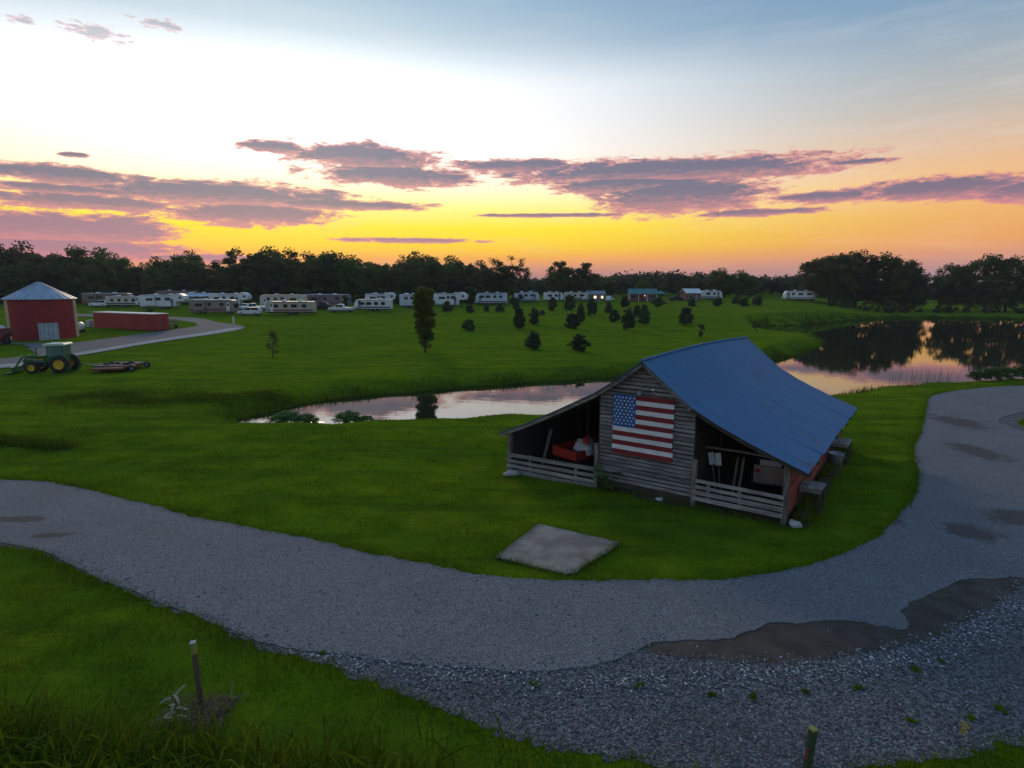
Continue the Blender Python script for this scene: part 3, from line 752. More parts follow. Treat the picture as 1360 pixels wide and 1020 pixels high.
lump('white_sack', BM @ Vector((-.55,1.35,.0)), .2, (.22,.25,.5), M['tarp'], 'pale upright sack on the bay floor beside the red wagon', 'sack', 5)
GC = barn_empty('fuel_can', -1.5, 1.65, 1.08, .3); tag(GC, 'red fuel can standing on the white sacks', 'fuel can')
m = MB(); m.prism([(-.13,0),(.13,0),(.13,.24),(.06,.31),(-.06,.31),(-.13,.24)], -.09, .09); obj('body', m, M['redgloss'], GC, bevel=.015)
m = MB(); m.tube([(.05,0,.3),(.12,0,.42),(.17,0,.46)], [.025,.02,.014], 8); obj('spout', m, M['redgloss'], GC)
m = MB(); m.tube([(-.09,0,.29),(-.06,0,.37),(.03,0,.37),(.05,0,.3)], .014, 6); obj('handle', m, M['redgloss'], GC)
m = MB(); m.bar((0,0,0),(.14,.5,1.55),.04,.15); o = obj('leaning_plank', m, M['wood2']); o.matrix_basis = BM @ Matrix.Translation((-3.55,1.3,-.12)); tag(o, 'pale plank leaning upright inside the left barn bay', 'plank')
# things in the right bay
for k, (x, y, lx, ln) in enumerate(((4.62,.95,-.38,1.95),(4.45,1.0,-.5,1.9))):
    S = barn_empty('shovel', x, y, .03, 0); tag(S, ('white bladed shovel leaning outermost in the right barn bay','white bladed shovel leaning behind the other shovel in the right bay')[k], 'shovel', 'shovels leaning in the right barn bay')
    d = Vector((lx, .55, 1.7)).normalized(); p1 = d*1.35; p2 = d*(ln-.08)
    m = MB(); m.tube([(0,0,0), tuple(p1)], .02, 7); obj('handle', m, M['post'], S)
    m = MB(); m.bar(tuple(p1-d*.05), tuple(p1+d*.42), .22, .02, up=(0,-1,.35)); obj('blade', m, M['flagwhite'], S, bevel=.006)
m = MB(); m.tube([(0,0,0),(1.35,-.05,.03),(2.7,-.05,-.02)], [.05,.045,.04], 8); o = obj('timber_pole', m, M['post']); o.matrix_basis = BM @ Matrix.Translation((3.8,1.3,1.9)); tag(o, 'peeled timber pole laid level across the right barn bay', 'pole')
for k, x in enumerate((4.85, 5.05)):
    m = MB(); m.bar((0,0,0),(.05,.35,1.5),.09,.05); o = obj('leaning_board', m, M['post']); o.matrix_basis = BM @ Matrix.Translation((x,1.55+.05*k,.04))
    tag(o, 'short brown board leaning upright behind the shovels', 'board', 'short boards behind the shovels')
TR = barn_empty('utility_trailer', 6.1, 3.1, .04, R(6)); tag(TR, 'utility trailer with pale tailgate and red lamps in the right bay', 'trailer')
m = MB(); m.box(-.75,.75,-.9,1.4,.5,.58); obj('deck', m, M['darkwood'], TR)
m = MB(); m.box(-.75,.75,-.95,-.9,.58,1.25); obj('tailgate', m, M['taupe'], TR)
m = MB(); m.box(-.55,.2,-.99,-.955,1.28,1.5); obj('signboard', m, M['galv'], TR)
for x in (-.62,.62):
    m = MB(); m.box(x-.09,x+.09,-1.0,-.955,.98,1.12); obj('tail_lamp', m, M['redgloss'], TR)
    wheel(TR, x*1.42, .2, .33, .33, .18, axis='x')
m = MB(); m.bar((0,1.4,.5),(0,2.3,.45),.08,.08); obj('drawbar', m, M['dark'], TR)
# loading shelves outside the red wall and clutter beneath
for k, (y0, y1, xw, zt) in enumerate(((1.5,2.45,.75,.93),(8.9,10.1,.72,.93))):
    S = barn_empty('loading_shelf', 7.12, y0, 0, 0); tag(S, ('weathered plank shelf on legs by the front corner of the red barn wall','weathered plank shelf on legs at the far end of the red barn wall')[k], 'shelf', 'plank shelves along the red barn wall')
    L = y1-y0
    for j in range(3):
        m = MB(); m.box(.02+j*xw/3, .0+(j+1)*xw/3, 0, L, zt-.05, zt); obj('plank', m, M['wood2'], S)
    for x in (.06, xw-.06):
        for y in (.08, L-.08):
            m = MB(); m.box(x-.04,x+.04,y-.04,y+.04,0,zt-.05); obj('leg', m, M['darkwood'], S)
    m = MB(); m.box(.03,xw-.03,.03,.07,zt-.16,zt-.055); obj('apron', m, M['wood2'], S)
lump('white_bucket_block', BM @ Vector((7.35,-.05,0)), .1, (.17,.22,.1), M['stonew'], 'pale stone block lying by the corner of the red wall', 'stone', 3)
lump('white_stone', BM @ Vector((-4.05,-.42,-.3)), .2, (.33,.17,.1), M['stonew'], 'long pale stone under the left bay fence', 'stone', 4)
lump('wall_stone', BM @ Vector((2.75,-.35,0)), .2, (.14,.11,.06), M['stonew'], 'small pale stone below the flag wall', 'stone', 6)
FD = barn_empty('feed_tub', 7.45, 8.2, 0, 0); tag(FD, 'dull galvanised tub on the ground beside the far shelf', 'tub')
m = MB(); m.lathe([(0,.02),(.24,.02),(.3,.62),(.33,.64),(.31,.66),(.27,.62),(.22,.08),(0,.08)], 20); obj('shell', m, M['galv'], FD, smooth=True)
for a in (-1, 1):
    m = MB(); m.tube([(a*.3,-.08,.5),(a*.37,-.06,.52),(a*.37,.06,.52),(a*.3,.08,.5)], .012, 5); obj('handle', m, M['grey'], FD)
for k, (y, l, x) in enumerate(((3.2,1.6,7.45),(4.6,1.2,7.4),(6.0,1.7,7.5),(.35,.9,7.42))):
    S = barn_empty('scrap_lumber_pile', x, y, 0, rb.uniform(-.1,.1)); tag(S, ('dark scrap lumber heap beyond the near shelf','short dark lumber heap midway along the red wall','long dark lumber heap short of the far shelf','dark lumber stub pile at the red wall corner')[k], 'lumber pile', 'lumber piles along the red wall')
    for j in range(6):
        m = MB(); zz = .06+.075*(j//2); m.bar((rb.uniform(-.18,.18), rb.uniform(-.1,.1), zz),(rb.uniform(-.18,.18), l+rb.uniform(-.2,.1), zz+rb.uniform(-.02,.03)), .12, .06); obj('board', m, M['darkwood'], S)
# broad-leaved weed at the wall
PL = barn_empty('broad_leaf_weed', .42, -.42, 0, 0); tag(PL, 'broad leaved green weed growing against the plank wall', 'weed')
lm = None
for k in range(22):
    a = rb.uniform(0, 6.28); tl = rb.uniform(.15, .95); rr_ = rb.uniform(.1, .42); zz = rb.uniform(.12, .72)
    if lm is None:
        m = MB(); m.add([(0,0,0),(.13,.1,.03),(.16,.26,.02),(.0,.44,-.05),(-.16,.26,.02),(-.13,.1,.03),(0,.22,-.015)], [(0,1,6),(1,2,6),(2,3,6),(3,4,6),(4,5,6),(5,0,6)])
        o = obj('leaf', m, M['burdock'], PL); lm = o.data
    else: o = link('leaf', lm, None, PL)
    o.location = (math.cos(a)*rr_+.1, math.sin(a)*rr_*.5, zz); o.rotation_euler = (tl-.4, rb.uniform(-.4,.4), a-1.57+rb.uniform(-.4,.4)); s = rb.uniform(.6,1.05); o.scale = (s,s,s)
for k in range(5):
    m = MB(); a = k*1.3; m.tube([(.1,0,0),(.1+.2*math.cos(a),.12*math.sin(a),.4),(.1+.3*math.cos(a),.2*math.sin(a),.62)], [.016,.012,.008], 5); obj('stem', m, M['burdock'], PL)

# ------------------------------------------------------------------ farm yard on the left
def place(o, x, y, dz=0.): o.location = (x, y, Tz(x, y)+dz)
# round bin
BN = empty('grain_bin', (0,0,0)); place(BN, -66.2, 84.6); tag(BN, 'round red grain bin with grey cone roof and sliding door', 'grain bin')
rw, hw = 3.95, 5.5
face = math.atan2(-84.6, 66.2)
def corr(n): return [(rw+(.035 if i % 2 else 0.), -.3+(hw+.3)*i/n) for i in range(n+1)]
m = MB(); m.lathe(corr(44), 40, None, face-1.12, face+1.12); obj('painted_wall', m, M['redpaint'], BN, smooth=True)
m = MB(); m.lathe(corr(44), 60, None, face+1.12, face-1.12+2*math.pi); obj('edge_shine_wall', m, M['cream'], BN, smooth=True)  # wall away from the front coloured cream to imitate shine along both edges
m = MB()
prof = [(rw+.32,hw-.12),(rw+.34,hw-.05),(.35,hw+2.15),(.3,hw+2.2),(0,hw+2.26)]
m.lathe(prof, 24); rf = obj('roof', m, M['galv'], BN)
for k in range(24):
    a = 2*math.pi*k/24; m = MB(); m.bar((math.cos(a)*(rw+.3), math.sin(a)*(rw+.3), hw-.02),(math.cos(a)*.36, math.sin(a)*.36, hw+2.17), .06, .05); obj('roof_rib', m, M['galv'], rf)
rx = Matrix.Rotation(face+.12, 4, 'Z')
m = MB(); m.box(rw-.1, rw+.1, -1.1, 1.1, -.2, 2.25, rx); dr = obj('door', m, M['doorgrey'], BN)
for yv in (-.95,-.48,0,.48,.95):
    m = MB(); m.box(rw+.1, rw+.13, yv-.03, yv+.03, -.1, 2.2, rx); obj('door_rib', m, M['grey'], dr)
m = MB(); m.box(rw, rw+.14, -1.35, 1.35, 2.25, 2.38, rx); obj('door_track', m, M['redpaint'], BN)
# storage trailer: a long red box with white roof
p0, p1 = Vector((-69.3, 99.3, 0)), Vector((-55.3, 92.4, 0)); dv = (p1-p0); L = dv.length
ST = empty('storage_trailer', (0,0,0), math.atan2(dv.y, dv.x)); place(ST, p0.x, p0.y); ST.location.z = Tz(-60,94)-.02
tag(ST, 'long faded red box trailer with white roof beside the lane', 'trailer')
m = MB(); m.box(0, L, 0, 2.5, .15, 2.62); obj('body', m, M['redbox'], ST)
m = MB(); m.box(-.06, L+.06, -.06, 2.56, 2.62, 2.74); obj('roof', m, M['whiteroof'], ST, bevel=.03)
for k in range(int(L/.9)):
    m = MB(); m.box(.3+k*.9, .36+k*.9, -.015, 0, .2, 2.6); obj('side_rib', m, M['redbox'], ST)
m = MB(); m.box(L, L+.04, .15, 1.22, .25, 2.5); d1 = obj('door', m, M['redbox'], ST); m = MB(); m.box(L, L+.04, 1.28, 2.35, .25, 2.5); obj('door', m, M['redbox'], ST)
m = MB(); m.tube([(L+.07,1.1,.4),(L+.07,1.1,2.4)], .025, 6); obj('lock_bar', m, M['steel'], d1)
m = MB(); m.box(.1, L-.1, .3, 2.2, -.3, .15); obj('skid', m, M['dark'], ST)
# stake cart behind it
SC = empty('stake_cart', (0,0,0), R(-20)); place(SC, -56.3, 97.6); tag(SC, 'small stake sided cart parked behind the red trailer', 'cart')
m = MB(); m.box(-1.5,1.5,-.8,.8,.55,.65); obj('bed', m, M['darkwood'], SC)
for k in range(8):
    m = MB(); m.box(-1.5+k*.4,-1.38+k*.4,-.84,-.8,.65,1.5); obj('stake', m, M['maroon'], SC)
for zz in (.85,1.15,1.42):
    m = MB(); m.box(-1.5,1.5,-.8,-.77,zz-.06,zz+.06); obj('slat', m, M['bluegrey'], SC)
    m = MB(); m.box(-1.5,1.5,.77,.8,zz-.06,zz+.06); obj('slat', m, M['maroon'], SC)
for x in (-1,1):
    for y in (-.85,.85): wheel(SC, x, y, .32, .32, .16)
# white plastic tank and a low cart by the bin
TK = empty('water_tank', (0,0,0), R(20)); place(TK, -66.2, 91.5); tag(TK, 'small white round tank on a stand beside the red bin', 'tank')
m = MB(); m.lathe([(0,-.75),(.55,-.75),(.65,-.6),(.65,.6),(.55,.75),(0,.75)], 24, Matrix.Translation((0,0,.95)) @ Matrix.Rotation(R(90),4,'X')); obj('drum', m, M['white'], TK, smooth=True)
m = MB(); m.lathe([(.15,0),(.15,.12),(0,.14)], 12, Matrix.Translation((0,0,1.58))); obj('lid', m, M['dark'], TK)
for y in (-.5,.5):
    m = MB(); m.box(-.6,.6,y-.06,y+.06,0,.4); obj('cradle', m, M['darkwood'], TK)
TK2 = empty('metal_drum', (0,0,0)); place(TK2, -70.9, 100.6); tag(TK2, 'pale metal drum standing at the far end of the red trailer', 'drum')
m = MB(); m.lathe([(0,0),(.5,0),(.5,1.1),(.46,1.14),(0,1.14)], 20); obj('shell', m, M['galv'], TK2)
m = MB(); m.lathe([(.52,.36),(.52,.4),(.5,.41)], 20); obj('hoop', m, M['grey'], TK2)
# gravity wagon at the left edge
GW = empty('grain_cart', (0,0,0), R(15)); place(GW, -66., 75.8); tag(GW, 'dark red grain cart with white tarp at the left of the bin', 'cart')
m = MB(); m.prism([(-1.3,.75),(1.3,.75),(1.9,1.5),(1.9,2.1),(-1.9,2.1),(-1.9,1.5)], -1.1, 1.1); obj('box', m, M['rust'], GW)
for k in range(5):
    m = MB(); m.box(-1.7+k*.82,-1.62+k*.82,-1.15,-1.1,1.5,2.1); obj('rib', m, M['rust'], GW)
m = MB(); m.prism([(-1.8,2.1),(1.2,2.1),(.9,2.4),(0,2.6),(-1.4,2.45)], -1.0, 1.0); obj('tarp', m, M['tarp'], GW, bevel=.06)
m = MB(); m.box(-1.5,1.5,-.5,.5,.5,.75); obj('chassis', m, M['dark'], GW)
for x in (-1.1,1.1):
    for y in (-.95,.95): wheel(GW, x, y, .42, .42, .24)
# tractor
TA = empty('tractor', (0,0,0), math.atan2(52.7-54.35, -42.6+41.0)*0+R(191)); place(TA, -41.9, 54.4)
tag(TA, 'green cab tractor with front loader and yellow wheel rims', 'tractor')
# local +x is forward
m = MB(); m.prism([(.35,.95),(2.35,.85),(2.42,1.25),(2.2,1.48),(.35,1.62)], -.36, .36); hd = obj('hood', m, M['greenpaint'], TA, bevel=.05)
m = MB(); m.box(2.425,2.45,-.28,.28,.92,1.22); obj('grille', m, M['dark'], hd)
for y in (-.37,.37):
    m = MB(); m.box(.5,2.2,y-.008,y+.008,1.2,1.26); obj('hood_stripe', m, M['yellow'], hd)
m = MB(); m.box(-.9,2.2,-.28,.28,.55,.95); obj('chassis', m, M['dark'], TA)
m = MB(); m.prism([(-1.0,.95),(.35,.95),(.4,1.5),(.3,1.62),(-1.0,1.5)], -.62, .62); obj('cab_base', m, M['greenpaint'], TA)
for x, dx in ((-.95,-.05),(.33,-.12)):
    for y in (-.66,.66):
        m = MB(); m.bar((x,y,1.45),(x+dx,y*.98,2.48),.07,.07); obj('cab_post', m, M['greenpaint'], TA)
m = MB(); m.prism([(-1.25,2.46),(.5,2.46),(.55,2.55),(.4,2.66),(-1.1,2.68),(-1.28,2.56)], -.8, .8); obj('cab_roof', m, M['cabroof'], TA, bevel=.04)
gm = M['cabglass'] = pm('cab_glass', (.14,.22,.2), (.1,.16,.15), 1., rough=.08, spec=.6)
for y in (-.655,.655):
    m = MB(); m.prism([(-.9,1.5),(.28,1.5),(.2,2.44),(-.93,2.44)], y-.008, y+.008); obj('side_window', m, gm, TA)
m = MB(); m.bar((.33,0,1.62),(.22,0,2.44),1.22,.016,up=(1,0,.1)); obj('windscreen', m, gm, TA)
m = MB(); m.bar((-.97,0,1.52),(-1.0,0,2.44),1.22,.016,up=(1,0,.1)); obj('rear_window', m, gm, TA)
m = MB(); m.box(-.75,-.25,-.25,.25,1.0,1.35); m.box(-.8,-.68,-.25,.25,1.3,1.95); obj('seat', m, M['dark'], TA)
for y in (-.9,.9):
    wheel(TA, -.75, y, .80, .80, .44, rm='yellow', hub=.56)
    wheel(TA, 1.55, y*.92, .54, .54, .32, rm='yellow', hub=.56)
    m = MB(); m.lathe([(.84,-.26),(.9,-.26),(.9,.26),(.84,.26)], 10, Matrix.Translation((-.75,y,.80)) @ Matrix.Rotation(R(90),4,'X'), R(-170), R(-40)); obj('fender', m, M['greenpaint'], TA)
    m = MB(); m.bar((.6,y*.62,1.5),(2.3,y*.62,1.55),.08,.14); m.bar((2.3,y*.62,1.55),(3.05,y*.62,.45),.08,.14); m.bar((.6,y*.62,.7),(.6,y*.62,1.5),.1,.12); obj('loader_arm', m, M['greenpaint'], TA)
    m = MB(); m.tube([(.75,y*.62,1.0),(2.2,y*.62,1.4)], .04, 7); obj('loader_cylinder', m, M['steel'], TA)
m = MB(); m.prism([(3.05,.6),(3.0,.1),(3.75,.05),(3.8,.09),(3.12,.2),(3.2,.62)], -1.0, 1.0); obj('bucket', m, M['greenpaint'], TA)
m = MB(); m.tube([(1.3,.3,1.5),(1.3,.3,2.3)], .045, 8); obj('exhaust_pipe', m, M['dark'], TA)
m = MB(); m.box(-.1,.25,-.85,-.62,.4,.46); m.box(-.1,.25,-.85,-.62,.7,.76); obj('step', m, M['dark'], TA)
# pulled mower
MW = empty('rotary_mower', (0,0,0), R(186)); place(MW, -37.2, 55.6); tag(MW, 'worn red rotary mower hitched behind the green tractor', 'mower')
m = MB(); m.prism([(-1.8,.25),(1.3,.25),(1.45,.4),(1.2,.52),(-1.6,.52),(-1.85,.4)], -1.1, 1.1); obj('deck', m, M['rust'], MW, bevel=.03)
for y in (-1.7,1.7):
    m = MB(); m.prism([(-1.6,.28),(1.0,.28),(1.05,.42),(-1.6,.46)], y-.55, y+.55); obj('wing_deck', m, M['rust'], MW, bevel=.02)
for x, y in ((-1.1,-.55),(-.3,.2),(.6,-.5),(.5,.6),(-1.2,.6)):
    m = MB(); m.lathe([(.28,0),(.28,.14),(.14,.26),(0,.28)], 12, Matrix.Translation((x,y,.5))); obj('gearbox', m, M['dark'], MW)
for y in (-1.3,-.4,.5,1.3):
    m = MB(); m.bar((-1.7,y,.56),(1.2,y,.6),.09,.07); obj('frame_rail', m, M['steel'], MW)
for y in (-1.4,1.4): wheel(MW, -2.1, y, .3, .3, .18)
m = MB(); m.bar((1.2,.6,.5),(2.7,0,.55),.1,.1); m.bar((1.2,-.6,.5),(2.7,0,.55),.1,.1); obj('drawbar', m, M['greenpaint'], MW)
m = MB(); m.bar((-1.8,0,.5),(-2.9,0,.6),.1,.1); obj('tail_bar', m, M['dark'], MW)

# ------------------------------------------------------------------ campers, cars, houses
def camper(kind, x, y, L, H, rz, body, label, stripe='stripe', roofm=None, flip=False, nwin=3, awn=None, seed=0, z=None):
    r = random.Random(seed); nm = {'trailer':'travel_trailer','fifth':'fifth_wheel_camper','coach':'motor_coach'}[kind]
    E_ = empty(nm, (0,0,0), rz+(math.pi if flip else 0)); place(E_, x, y)
    tag(E_, label, 'camper', 'campers in the rows before the wood')
    h = L/2; W_ = 1.22; f = -1 if not flip else 1      # camera-facing side
    b0 = .62; yF = f*W_
    if kind == 'trailer': prof = [(-h,b0),(h-.35,b0),(h,b0+.55),(h-.05,H-.9),(h-.55,H-.08),(h-.9,H),(-h+.12,H),(-h,H-.12)]
    elif kind == 'fifth': prof = [(-h,b0),(h-2.3,b0),(h-2.25,H-2.0),(h-.25,H-1.85),(h,H-1.3),(h-.25,H-.55),(h-1.1,H-.02),(h-2.,H),(h-2.4,H-.35),(-h+.1,H-.38),(-h,H-.5)]
    else: prof = [(-h,.5),(h-.15,.5),(h,.9),(h-.08,H-.8),(h-.3,H-.1),(h-.55,H),(-h+.1,H),(-h,H-.1)]
    m = MB(); m.prism(prof, -W_, W_); obj('body', m, M[body], E_, bevel=.05)
    tb = H-(.38 if kind == 'fifth' else 0)
    xe = h-2.4 if kind == 'fifth' else h-.6
    if roofm:
        m = MB(); m.box(-h+.15, xe-.1, -W_+.05, W_-.05, tb+.002, tb+.06); obj('roof_skin', m, M[roofm], E_)
    if stripe:
        m = MB(); m.box(-h+.05, xe, min(yF,yF+f*.015), max(yF,yF+f*.015), b0+.18, b0+.5); obj('stripe', m, M[stripe], E_)
    for k in range(nwin):
        wx = -h+.8+(xe+h-1.5)*(k+.3)/nwin; ww = r.choice((.7,.9,1.2)); zc = tb-.95
        m = MB(); m.box(wx-.05, wx+ww+.05, min(yF,yF+f*.03), max(yF,yF+f*.03), zc-.36, zc+.36); wi = obj('window', m, M['grey'] if body != 'grey' else M['white'], E_)
        m = MB(); m.box(wx, wx+ww, min(yF+f*.03,yF+f*.04), max(yF+f*.03,yF+f*.04), zc-.31, zc+.31); obj('pane', m, M['glass'], wi)
    dx = xe-1.0
    m = MB(); m.box(dx, dx+.68, min(yF,yF+f*.035), max(yF,yF+f*.035), b0+.05, b0+1.9); dr = obj('door', m, M['white' if body in ('creamrv','tanrv','taupe','maroon','brownrv') else 'grey'], E_)
    m = MB(); m.box(dx+.16, dx+.52, min(yF+f*.035,yF+f*.045), max(yF+f*.035,yF+f*.045), b0+1.1, b0+1.65); obj('pane', m, M['glass'], dr)
    if kind == 'coach':
        m = MB(); m.box(h-.1, h+.012, -1.0, 1.0, 1.35, H-.75); obj('windscreen', m, M['glass'], E_)
    if kind == 'fifth':
        m = MB(); m.box(h-1.35, h-.75, min(yF,yF+f*.03), max(yF,yF+f*.03), H-1.25, H-.75); obj('window', m, M['glass'], E_)
    for k in range(2):
        ax = -h+L*(.3+.35*k); m = MB(); m.box(ax-.4, ax+.4, -.35, .35, tb+(.06 if roofm else 0), tb+.3); obj('air_conditioner', m, M['white'], E_, bevel=.05)
    m = MB(); m.box(-h+L*.15, -h+L*.15+.3, .1, .4, tb, tb+.18); obj('roof_vent', m, M['white'], E_)
    wx = (-.6, .35) if kind != 'coach' else (-h+2.2, h-1.6)
    for x_ in wx:
        for yv in (-1.0, 1.0): wheel(E_, x_, yv, .36, .36, .22)
    m = MB(); m.box(-h+.15, (h-.4) if kind != 'fifth' else h-2.4, -1.0, 1.0, .36, b0+.01 if kind != 'coach' else .52); obj('chassis', m, M['dark'], E_)
    if kind == 'trailer':
        m = MB(); m.bar((h-.5,0,.5),(h+.9,0,.45),.1,.1); obj('hitch', m, M['dark'], E_)
        m = MB(); m.lathe([(.15,0),(.15,.45),(0,.55)], 10, Matrix.Translation((h+.35,0,.5))); obj('gas_bottle', m, M['white'], E_)
    if kind == 'fifth':
        for yv in (-.7,.7):
            m = MB(); m.box(h-1.6,h-1.5,yv-.05,yv+.05,.0,H-2.0); obj('landing_leg', m, M['dark'], E_)
    # slide-out
    sx = -h+L*.12; 
    if L > 7.5 and kind != 'trailer':
        m = MB(); m.box(sx, sx+2.4, min(yF+f*.02,yF+f*.5), max(yF+f*.02,yF+f*.5), b0+.25, tb-.35); so = obj('slide_out', m, M[body], E_, bevel=.03)
        m = MB(); m.box(sx+.4, sx+2.0, min(yF+f*.5,yF+f*.52), max(yF+f*.5,yF+f*.52), tb-1.35, tb-.75); obj('pane', m, M['glass'], so)
    if awn:
        m = MB(); m.bar((-h+1.2, yF+f*1.2, tb-.62), (xe-.2, yF+f*1.2, tb-.62), 2.2, .03, up=(0,f*.2,1)); aw = obj('awning', m, M[awn], E_)
        for x_ in (-h+1.3, xe-.3):
            m = MB(); m.tube([(x_, yF+f*.05, b0+.3),(x_, yF+f*2.2, tb-.85)], .025, 5); obj('strut', m, M['grey'], aw)
    else:
        m = MB(); m.tube([(-h+1.0, yF+f*.1, tb-.12),(xe-.4, yF+f*.1, tb-.12)], .07, 8); obj('awning_roll', m, M['grey'], E_)
    return E_
camper('coach', -107.5, 160.5, 11.9, 3.3, R(6), 'brownrv', 'long brown motor coach behind the white sport utility car', stripe='redstripe', roofm='whiteroof', seed=1, nwin=4)
camper('trailer', -98.7, 154.2, 8.9, 2.75, R(4), 'creamrv', 'cream travel trailer in front of the brown motor coach', seed=2, nwin=4)
camper('fifth', -85.0, 147.6, 10.6, 3.75, R(3), 'white', 'white fifth wheel camper next to the cream travel trailer', stripe=None, seed=3, nwin=3)
camper('coach', -94., 170., 11., 3.6, R(5), 'brownrv', 'dark camper with reddish roof behind the white fifth wheel', stripe='stripe', roofm='redstripe', seed=4)
BLUE = camper('trailer', -86.3, 166.5, 8.9, 3.1, R(2), 'bluegrey', 'pale blue travel trailer with awning and blue light', awn='bluegrey', seed=5)
m = MB(); m.box(3.2,4.6,-1.35,-1.25,2.6,2.7); obj('light_strip', m, M['bluelit'], BLUE)
camper('coach', -65.6, 132.6, 9.9, 3.05, R(-2), 'taupe', 'taupe motor coach with dark swoosh beside the white cars', stripe='redstripe', roofm='whiteroof', seed=6)
camper('fifth', -73.5, 157.5, 10.3, 3.6, R(0), 'white', 'white fifth wheel camper behind the taupe motor coach', seed=7, stripe=None)
camper('coach', -57.2, 151., 11.2, 3.3, R(-2), 'creamrv', 'cream motor coach with row of dark windows behind the tan trailer', seed=8, nwin=5, flip=True)
camper('trailer', -47.8, 130.3, 10.2, 2.85, R(-1), 'tanrv', 'tan travel trailer with slanted nose at the lawn edge', stripe='redstripe', seed=9, nwin=4, flip=True)
camper('coach', -47., 154.5, 11.3, 3.2, R(-3), 'maroon', 'maroon grey motor coach with white rear cap', stripe='redstripe', roofm='whiteroof', seed=10, nwin=3)
camper('fifth', -34.8, 161., 8.3, 3.5, R(-4), 'white', 'white fifth wheel camper behind the white and navy trailer', seed=11, stripe=None)
camper('trailer', -32.1, 139.6, 8.4, 2.75, R(-2), 'white', 'white travel trailer with navy band at the lawn edge', stripe='stripe', seed=12, nwin=4, flip=True)
camper('trailer', -25.3, 151., 5.2, 3.4, R(-8), 'bluegrey', 'short pale blue trailer behind the columnar tree', stripe=None, seed=13, nwin=2)
camper('fifth', -15.6, 154.3, 8.6, 3.8, R(-3), 'white', 'white fifth wheel camper with square dark windows beside the columnar tree', seed=14, stripe=None, roofm='grey', nwin=3)
camper('trailer', -5.6, 164.8, 8.5, 3.25, R(-4), 'bluegrey', 'pale trailer with grey roof and red brown front', stripe='redstripe', roofm='grey', seed=15, nwin=4, flip=True)
camper('trailer', 4.4, 181., 7.4, 3.05, R(-5), 'bluegrey', 'pale blue trailer standing alone past the leafy tall tree', stripe='grey', seed=16, nwin=3)
camper('trailer', 12.8, 186., 6.2, 2.8, R(-4), 'white', 'small white trailer under the big round tree', stripe=None, seed=17, nwin=2)
camper('trailer', 19.8, 187., 7.4, 2.8, R(-4), 'creamrv', 'cream trailer under the big round tree', stripe='stripe', seed=18, nwin=3)
camper('trailer', 63., 191., 6.4, 2.9, R(-6), 'white', 'white trailer beside the red shed', stripe='stripe', seed=19, nwin=2)
camper('trailer', 88.6, 186., 9.2, 3.0, R(-14), 'white', 'white travel trailer alone on the rise before the far wood', stripe='grey', seed=20, nwin=3, flip=True)

def car(kind, x, y, rz, paint, label):
    nm = {'suv':'sport_utility_car','pickup':'pickup_truck','sedan':'parked_car'}[kind]
    E_ = empty(nm, (0,0,0), rz); place(E_, x, y); tag(E_, label, 'car' if kind != 'pickup' else 'truck', 'vehicles parked among the campers')
    if kind == 'suv':
        low = [(-2.35,.38),(2.3,.38),(2.4,.7),(2.3,.98),(1.2,1.1),(-2.35,1.12),(-2.42,.7)]; cab = [(-2.3,1.12),(1.15,1.1),(.45,1.72),(-1.9,1.76)]
        win = [[(.95,1.16),(.38,1.64),(-.45,1.66),(-.45,1.16)],[(-.55,1.16),(-.55,1.66),(-1.85,1.66),(-2.1,1.16)]]
    elif kind == 'pickup':
        low = [(-2.75,.5),(2.7,.45),(2.78,.8),(2.68,1.08),(1.5,1.18),(-2.75,1.12)]; cab = [(-.65,1.14),(1.45,1.16),(.85,1.82),(-.5,1.85)]
        win = [[(1.2,1.22),(.75,1.74),(.3,1.75),(.3,1.22)],[(.2,1.22),(.2,1.75),(-.45,1.75),(-.52,1.22)]]
    else:
        low = [(-2.2,.34),(2.2,.34),(2.3,.6),(2.15,.84),(1.0,.95),(-2.1,.98),(-2.3,.65)]; cab = [(-1.75,.96),(1.0,.94),(.3,1.42),(-1.1,1.45)]
        win = [[(.8,.99),(.22,1.37),(-.3,1.39),(-.3,.99)],[(-.38,.99),(-.38,1.39),(-1.05,1.39),(-1.5,.99)]]
    m = MB(); m.prism(low, -.92, .92); obj('body', m, M[paint], E_, bevel=.07)
    m = MB(); m.prism(cab, -.78, .78); cb = obj('cabin', m, M[paint], E_, bevel=.06)
    for pr in win:
        for s in (-1, 1):
            m = MB(); m.prism(pr, s*.785-.006, s*.785+.006); obj('side_window', m, M['glass'], cb)
    (xa, za), (xb, zb) = cab[1], cab[2]
    m = MB(); m.bar((xa-.04,0,za+.07),(xb+.04,0,zb-.04),1.35,.02,up=(1,0,1)); obj('windscreen', m, M['glass'], cb)
    fx = max(p[0] for p in low); bx = min(p[0] for p in low)
    for s in (-.68,.68):
        m = MB(); m.box(fx-.06,fx+.01,s-.18,s+.18,.68,.86); obj('headlight', m, M['galv'], E_)
        m = MB(); m.box(bx-.01,bx+.06,s-.14,s+.14,.75,.98); obj('tail_lamp', m, M['redgloss'], E_)
        for wxx in (fx-.9, bx+.95): wheel(E_, wxx, s*1.22, .36, .36, .22, hub=.6)
    m = MB(); m.box(bx+.15,fx-.15,-.75,.75,.24,.42); obj('underbody', m, M['dark'], E_)
car('suv', -105.6, 154.2, R(175), 'white', 'white sport utility car beside the cream travel trailer')
car('suv', -55.9, 128.2, R(181), 'white', 'white sport utility car at the lawn edge by the taupe coach')
car('sedan', -65., 146., R(170), 'white', 'white car half hidden behind the taupe coach')
car('pickup', -60.5, 141., R(200), 'bluegrey', 'pale blue pickup behind the white sport utility car')
car('pickup', -45.5, 145., R(-6), 'dark', 'dark pickup truck parked against the maroon coach')
